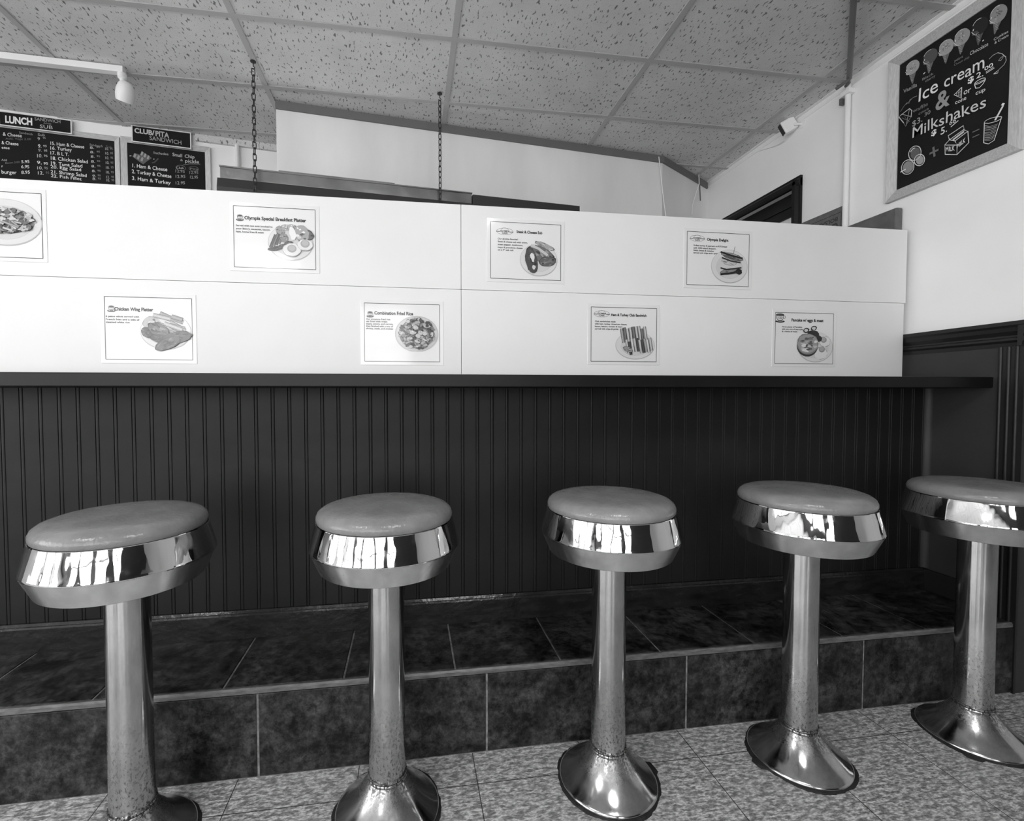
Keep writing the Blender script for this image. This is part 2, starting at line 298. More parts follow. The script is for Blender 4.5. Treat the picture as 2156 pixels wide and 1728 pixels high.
RP = [(0.004,1,[(0.366,2.305),(0.391,2.308)]),(0.003,1,[(0.365,2.31),(0.389,2.313)]),(0.003,0.7,[(0.374,2.352),(0.385,2.358),(0.4,2.357),(0.413,2.344),(0.424,2.325),(0.426,2.311),(0.42,2.3),(0.404,2.292)]),(0.003,0.7,[(0.425,2.325),(0.417,2.334),(0.408,2.332),(0.403,2.326),(0.41,2.322),(0.417,2.33)]),(0.004,0.9,[(0.389,2.287),(0.404,2.291),(0.402,2.282),(0.389,2.287)]),(0.003,0.6,[(0.12,2.374),(0.102,2.376),(0.088,2.369),(0.075,2.365)]),(0.004,1,[(0.287,2.304),(0.261,2.291),(0.287,2.261),(0.287,2.304)]),(0.002,0.8,[(0.281,2.298),(0.283,2.266)]),(0.002,0.8,[(0.275,2.297),(0.278,2.272)]),(0.002,0.8,[(0.269,2.294),(0.271,2.28)]),(0.002,0.8,[(0.265,2.292),(0.287,2.288)]),(0.002,0.8,[(0.271,2.28),(0.288,2.275)]),(0.004,1,[(0.364,2.288),(0.364,2.285),(0.362,2.283),(0.359,2.282),(0.355,2.281),(0.35,2.281),(0.345,2.281),(0.34,2.282),(0.336,2.284),(0.333,2.286),(0.331,2.288),(0.331,2.291),(0.333,2.293),(0.336,2.294),(0.34,2.295),(0.345,2.295),(0.35,2.295),(0.355,2.294),(0.359,2.292),(0.362,2.29),(0.364,2.288)]),(0.004,1,[(0.33,2.287),(0.334,2.27),(0.346,2.264),(0.358,2.272),(0.365,2.283)]),(0.003,0.9,[(0.334,2.288),(0.363,2.284)]),(0.006,1,[(0.144,2.45),(0.151,2.453)]),(0.006,1,[(0.351,2.435),(0.356,2.436)]),(0.003,0.5,[(0.113,2.376),(0.091,2.375),(0.089,2.361),(0.079,2.37),(0.065,2.36),(0.053,2.347)]),(0.005,0.85,[(0.068,2.29),(0.047,2.327),(0.056,2.331),(0.091,2.338),(0.101,2.324),(0.099,2.3)]),(0.004,0.6,[(0.061,2.331),(0.102,2.296)]),(0.004,0.6,[(0.091,2.335),(0.079,2.271)]),(0.003,0.4,[(0.06,2.316),(0.094,2.281)]),(0.004,0.5,[(0.099,2.3),(0.076,2.27),(0.068,2.29)]),(0.003,0.3,[(0.072,2.316),(0.088,2.279)]),(0.003,0.3,[(0.082,2.288),(0.096,2.292)]),(0.005,1,[(0.253,2.168),(0.279,2.179)]),(0.005,0.85,[(0.233,2.107),(0.25,2.119),(0.27,2.104),(0.277,2.084),(0.233,2.107),(0.236,2.068),(0.278,2.046),(0.277,2.084)]),(0.005,0.85,[(0.25,2.119),(0.245,2.138),(0.297,2.149),(0.3,2.133),(0.25,2.119)]),(0.005,0.85,[(0.27,2.104),(0.313,2.119),(0.297,2.133)]),(0.012,0.8,[(0.262,2.112),(0.3,2.125)]),(0.005,0.85,[(0.313,2.119),(0.317,2.072),(0.278,2.046)]),(0.006,0.35,[(0.328,2.106),(0.351,2.106)]),(0.006,0.35,[(0.329,2.086),(0.351,2.086)]),(0.013,0.35,[(0.177,2.1),(0.211,2.1)]),(0.013,0.35,[(0.191,2.121),(0.197,2.079)]),(0.004,0.9,[(0.366,2.123),(0.366,2.046),(0.381,2.034),(0.398,2.038),(0.406,2.067),(0.418,2.109)]),(0.004,0.8,[(0.419,2.111),(0.418,2.108),(0.415,2.106),(0.41,2.105),(0.403,2.105),(0.395,2.107),(0.387,2.109),(0.379,2.111),(0.373,2.115),(0.368,2.118),(0.366,2.121),(0.367,2.124),(0.37,2.126),(0.375,2.127),(0.383,2.127),(0.391,2.125),(0.399,2.123),(0.406,2.12),(0.412,2.117),(0.417,2.114),(0.419,2.111)]),(0.01,0.9,[(0.399,2.111),(0.422,2.151)]),(0.012,1,[(0.418,2.159),(0.425,2.153)]),(0.003,0.5,[(0.368,2.11),(0.383,2.097),(0.408,2.093)]),(0.003,0.6,[(0.368,2.104),(0.384,2.092),(0.406,2.088)]),(0.003,0.7,[(0.368,2.097),(0.384,2.086),(0.405,2.083)]),(0.003,0.5,[(0.368,2.091),(0.384,2.08),(0.404,2.078)]),(0.003,0.6,[(0.368,2.084),(0.384,2.074),(0.403,2.073)]),(0.003,0.7,[(0.369,2.078),(0.384,2.068),(0.402,2.068)]),(0.003,0.5,[(0.369,2.071),(0.384,2.062),(0.401,2.062)]),(0.003,0.6,[(0.369,2.065),(0.385,2.056),(0.4,2.057)]),(0.003,0.7,[(0.369,2.058),(0.385,2.05),(0.398,2.052)]),(0.003,0.5,[(0.369,2.052),(0.385,2.044),(0.397,2.047)]),(0.005,0.85,[(0.141,2.11),(0.137,2.104),(0.13,2.101),(0.123,2.101),(0.115,2.103),(0.107,2.109),(0.101,2.117),(0.096,2.126),(0.094,2.136),(0.094,2.146),(0.097,2.154),(0.102,2.16),(0.109,2.163),(0.116,2.163),(0.124,2.16),(0.132,2.154),(0.138,2.147),(0.142,2.137),(0.144,2.128),(0.144,2.118),(0.141,2.11)]),(0.006,0.9,[(0.102,2.145),(0.102,2.146),(0.103,2.148),(0.103,2.149),(0.104,2.15),(0.105,2.151),(0.105,2.151),(0.106,2.152),(0.107,2.153),(0.108,2.153),(0.109,2.154),(0.11,2.154),(0.111,2.155),(0.112,2.155),(0.113,2.155),(0.114,2.155),(0.115,2.155),(0.116,2.155),(0.117,2.154),(0.118,2.154),(0.12,2.154)]),(0.005,0.9,[(0.115,2.064),(0.11,2.058),(0.103,2.054),(0.095,2.054),(0.087,2.057),(0.079,2.062),(0.072,2.07),(0.067,2.08),(0.065,2.09),(0.065,2.1),(0.068,2.108),(0.073,2.115),(0.08,2.118),(0.088,2.118),(0.096,2.115),(0.104,2.109),(0.11,2.101),(0.115,2.092),(0.117,2.082),(0.117,2.072),(0.115,2.064)]),(0.005,0.9,[(0.157,2.075),(0.154,2.071),(0.148,2.068),(0.142,2.068),(0.136,2.071),(0.13,2.075),(0.124,2.082),(0.12,2.089),(0.118,2.097),(0.118,2.105),(0.12,2.111),(0.124,2.116),(0.13,2.118),(0.136,2.118),(0.142,2.116),(0.148,2.111),(0.154,2.104),(0.157,2.097),(0.159,2.089),(0.159,2.082),(0.157,2.075)]),(0.007,1,[(0.061,2.078),(0.083,2.081)]),(0.003,0.95,[(0.075,2.524),(0.075,2.526),(0.076,2.527),(0.077,2.529),(0.078,2.53),(0.079,2.531),(0.08,2.532),(0.081,2.533),(0.083,2.534),(0.084,2.535),(0.086,2.535),(0.087,2.536),(0.089,2.536),(0.091,2.536),(0.092,2.536),(0.094,2.536),(0.096,2.536),(0.097,2.536),(0.099,2.535),(0.101,2.534),(0.102,2.534)]),(0.003,0.9,[(0.089,2.485),(0.088,2.486),(0.086,2.487),(0.085,2.487),(0.084,2.488),(0.083,2.489),(0.082,2.49),(0.081,2.491),(0.08,2.492),(0.079,2.493),(0.078,2.494),(0.077,2.496),(0.077,2.497),(0.076,2.498),(0.075,2.499),(0.074,2.5),(0.074,2.502),(0.073,2.503),(0.072,2.504),(0.072,2.505),(0.071,2.507)]),(0.005,1,[(0.076,2.506),(0.077,2.513)]),(0.002,0.75,[(0.087,2.49),(0.096,2.488)]),(0.002,0.75,[(0.089,2.482),(0.098,2.48)]),(0.002,0.75,[(0.09,2.475),(0.099,2.473)]),(0.002,0.75,[(0.092,2.467),(0.101,2.465)]),(0.002,0.75,[(0.094,2.46),(0.102,2.457)]),(0.002,0.75,[(0.095,2.453),(0.103,2.45)]),(0.003,0.95,[(0.146,2.521),(0.146,2.523),(0.147,2.524),(0.148,2.526),(0.149,2.527),(0.15,2.528),(0.151,2.529),(0.153,2.53),(0.154,2.531),(0.155,2.532),(0.157,2.532),(0.158,2.533),(0.16,2.533),(0.162,2.533),(0.163,2.533),(0.165,2.533),(0.167,2.533),(0.168,2.533),(0.17,2.532),(0.172,2.532),(0.173,2.531)]),(0.003,0.9,[(0.16,2.481),(0.159,2.482),(0.158,2.483),(0.156,2.484),(0.155,2.484),(0.154,2.485),(0.153,2.486),(0.152,2.487),(0.151,2.488),(0.15,2.489),(0.149,2.491),(0.149,2.492),(0.148,2.493),(0.147,2.494),(0.146,2.495),(0.146,2.497),(0.145,2.498),(0.144,2.499),(0.144,2.501),(0.143,2.502),(0.143,2.503)]),(0.005,1,[(0.147,2.503),(0.149,2.509)]),(0.002,0.75,[(0.158,2.486),(0.167,2.484)]),(0.002,0.75,[(0.16,2.478),(0.168,2.477)]),(0.002,0.75,[(0.161,2.471),(0.17,2.469)]),(0.002,0.75,[(0.163,2.464),(0.171,2.462)]),(0.002,0.75,[(0.164,2.457),(0.173,2.454)]),(0.002,0.75,[(0.166,2.45),(0.174,2.447)]),(0.003,0.95,[(0.204,2.517),(0.205,2.518),(0.206,2.52),(0.207,2.521),(0.208,2.522),(0.209,2.524),(0.21,2.525),(0.211,2.526),(0.213,2.527),(0.214,2.527),(0.216,2.528),(0.217,2.528),(0.219,2.529),(0.22,2.529),(0.222,2.529),(0.224,2.529),(0.225,2.529),(0.227,2.528),(0.229,2.528),(0.23,2.527),(0.232,2.526)]),(0.003,0.9,[(0.218,2.476),(0.217,2.476),(0.216,2.477),(0.215,2.478),(0.214,2.479),(0.213,2.48),(0.212,2.481),(0.211,2.482),(0.21,2.483),(0.209,2.484),(0.208,2.485),(0.207,2.486),(0.206,2.488),(0.206,2.489),(0.205,2.49),(0.204,2.491),(0.204,2.493),(0.203,2.494),(0.202,2.495),(0.202,2.497),(0.201,2.498)]),(0.005,1,[(0.205,2.498),(0.207,2.504)]),(0.002,0.75,[(0.217,2.48),(0.226,2.478)]),(0.002,0.75,[(0.218,2.473),(0.227,2.471)]),(0.002,0.75,[(0.22,2.466),(0.228,2.464)]),(0.002,0.75,[(0.221,2.459),(0.23,2.457)]),(0.002,0.75,[(0.223,2.453),(0.231,2.45)]),(0.002,0.75,[(0.224,2.446),(0.232,2.443)]),(0.003,0.95,[(0.26,2.517),(0.26,2.519),(0.261,2.52),(0.262,2.522),(0.263,2.523),(0.264,2.524),(0.265,2.525),(0.267,2.526),(0.268,2.527),(0.269,2.528),(0.271,2.529),(0.272,2.529),(0.274,2.53),(0.275,2.53),(0.277,2.53),(0.279,2.53),(0.28,2.529),(0.282,2.529),(0.284,2.528),(0.285,2.528),(0.287,2.527)]),(0.003,0.9,[(0.274,2.475),(0.272,2.476),(0.271,2.477),(0.27,2.477),(0.269,2.478),(0.268,2.479),(0.267,2.48),(0.266,2.481),(0.265,2.483),(0.264,2.484),(0.263,2.485),(0.263,2.486),(0.262,2.487),(0.261,2.489),(0.26,2.49),(0.259,2.491),(0.259,2.493),(0.258,2.494),(0.258,2.495),(0.257,2.497),(0.257,2.498)]),(0.005,1,[(0.261,2.498),(0.262,2.505)]),(0.002,0.75,[(0.272,2.48),(0.281,2.478)]),(0.002,0.75,[(0.273,2.473),(0.282,2.471)]),(0.002,0.75,[(0.275,2.466),(0.283,2.464)]),(0.002,0.75,[(0.276,2.46),(0.285,2.457)]),(0.002,0.75,[(0.277,2.453),(0.286,2.45)]),(0.002,0.75,[(0.279,2.446),(0.287,2.443)]),(0.003,0.95,[(0.32,2.514),(0.321,2.515),(0.321,2.517),(0.322,2.518),(0.323,2.52),(0.324,2.521),(0.325,2.522),(0.327,2.523),(0.328,2.524),(0.329,2.525),(0.331,2.526),(0.332,2.526),(0.334,2.526),(0.335,2.527),(0.337,2.527),(0.339,2.526),(0.34,2.526),(0.342,2.526),(0.344,2.525),(0.345,2.525),(0.347,2.524)]),(0.003,0.9,[(0.334,2.471),(0.333,2.472),(0.331,2.473),(0.33,2.473),(0.329,2.474),(0.328,2.475),(0.327,2.476),(0.326,2.477),(0.325,2.479),(0.324,2.48),(0.324,2.481),(0.323,2.482),(0.322,2.483),(0.321,2.485),(0.32,2.486),(0.32,2.487),(0.319,2.489),(0.318,2.49),(0.318,2.492),(0.317,2.493),(0.317,2.494)]),(0.005,1,[(0.321,2.494),(0.323,2.501)]),(0.002,0.75,[(0.332,2.476),(0.341,2.474)]),(0.002,0.75,[(0.333,2.469),(0.342,2.467)]),(0.002,0.75,[(0.335,2.463),(0.343,2.46)]),(0.002,0.75,[(0.336,2.456),(0.344,2.454)]),(0.002,0.75,[(0.337,2.45),(0.345,2.447)]),(0.002,0.75,[(0.339,2.443),(0.347,2.44)]),(0.003,0.95,[(0.376,2.515),(0.377,2.517),(0.378,2.518),(0.379,2.52),(0.38,2.521),(0.381,2.522),(0.382,2.524),(0.383,2.525),(0.384,2.526),(0.386,2.526),(0.387,2.527),(0.389,2.527),(0.39,2.528),(0.392,2.528),(0.393,2.528),(0.395,2.528),(0.396,2.528),(0.398,2.527),(0.4,2.527),(0.401,2.526),(0.403,2.525)]),(0.003,0.9,[(0.39,2.472),(0.389,2.472),(0.388,2.473),(0.387,2.474),(0.386,2.475),(0.385,2.476),(0.384,2.477),(0.383,2.478),(0.382,2.479),(0.381,2.481),(0.38,2.482),(0.379,2.483),(0.378,2.484),(0.378,2.486),(0.377,2.487),(0.376,2.488),(0.375,2.49),(0.375,2.491),(0.374,2.493),(0.374,2.494),(0.373,2.495)]),(0.005,1,[(0.377,2.495),(0.379,2.502)]),(0.002,0.75,[(0.388,2.476),(0.397,2.475)]),(0.002,0.75,[(0.389,2.47),(0.398,2.468)]),(0.002,0.75,[(0.391,2.464),(0.399,2.462)]),(0.002,0.75,[(0.392,2.458),(0.4,2.455)]),(0.002,0.75,[(0.393,2.451),(0.401,2.449)]),(0.002,0.75,[(0.394,2.445),(0.402,2.442)])]
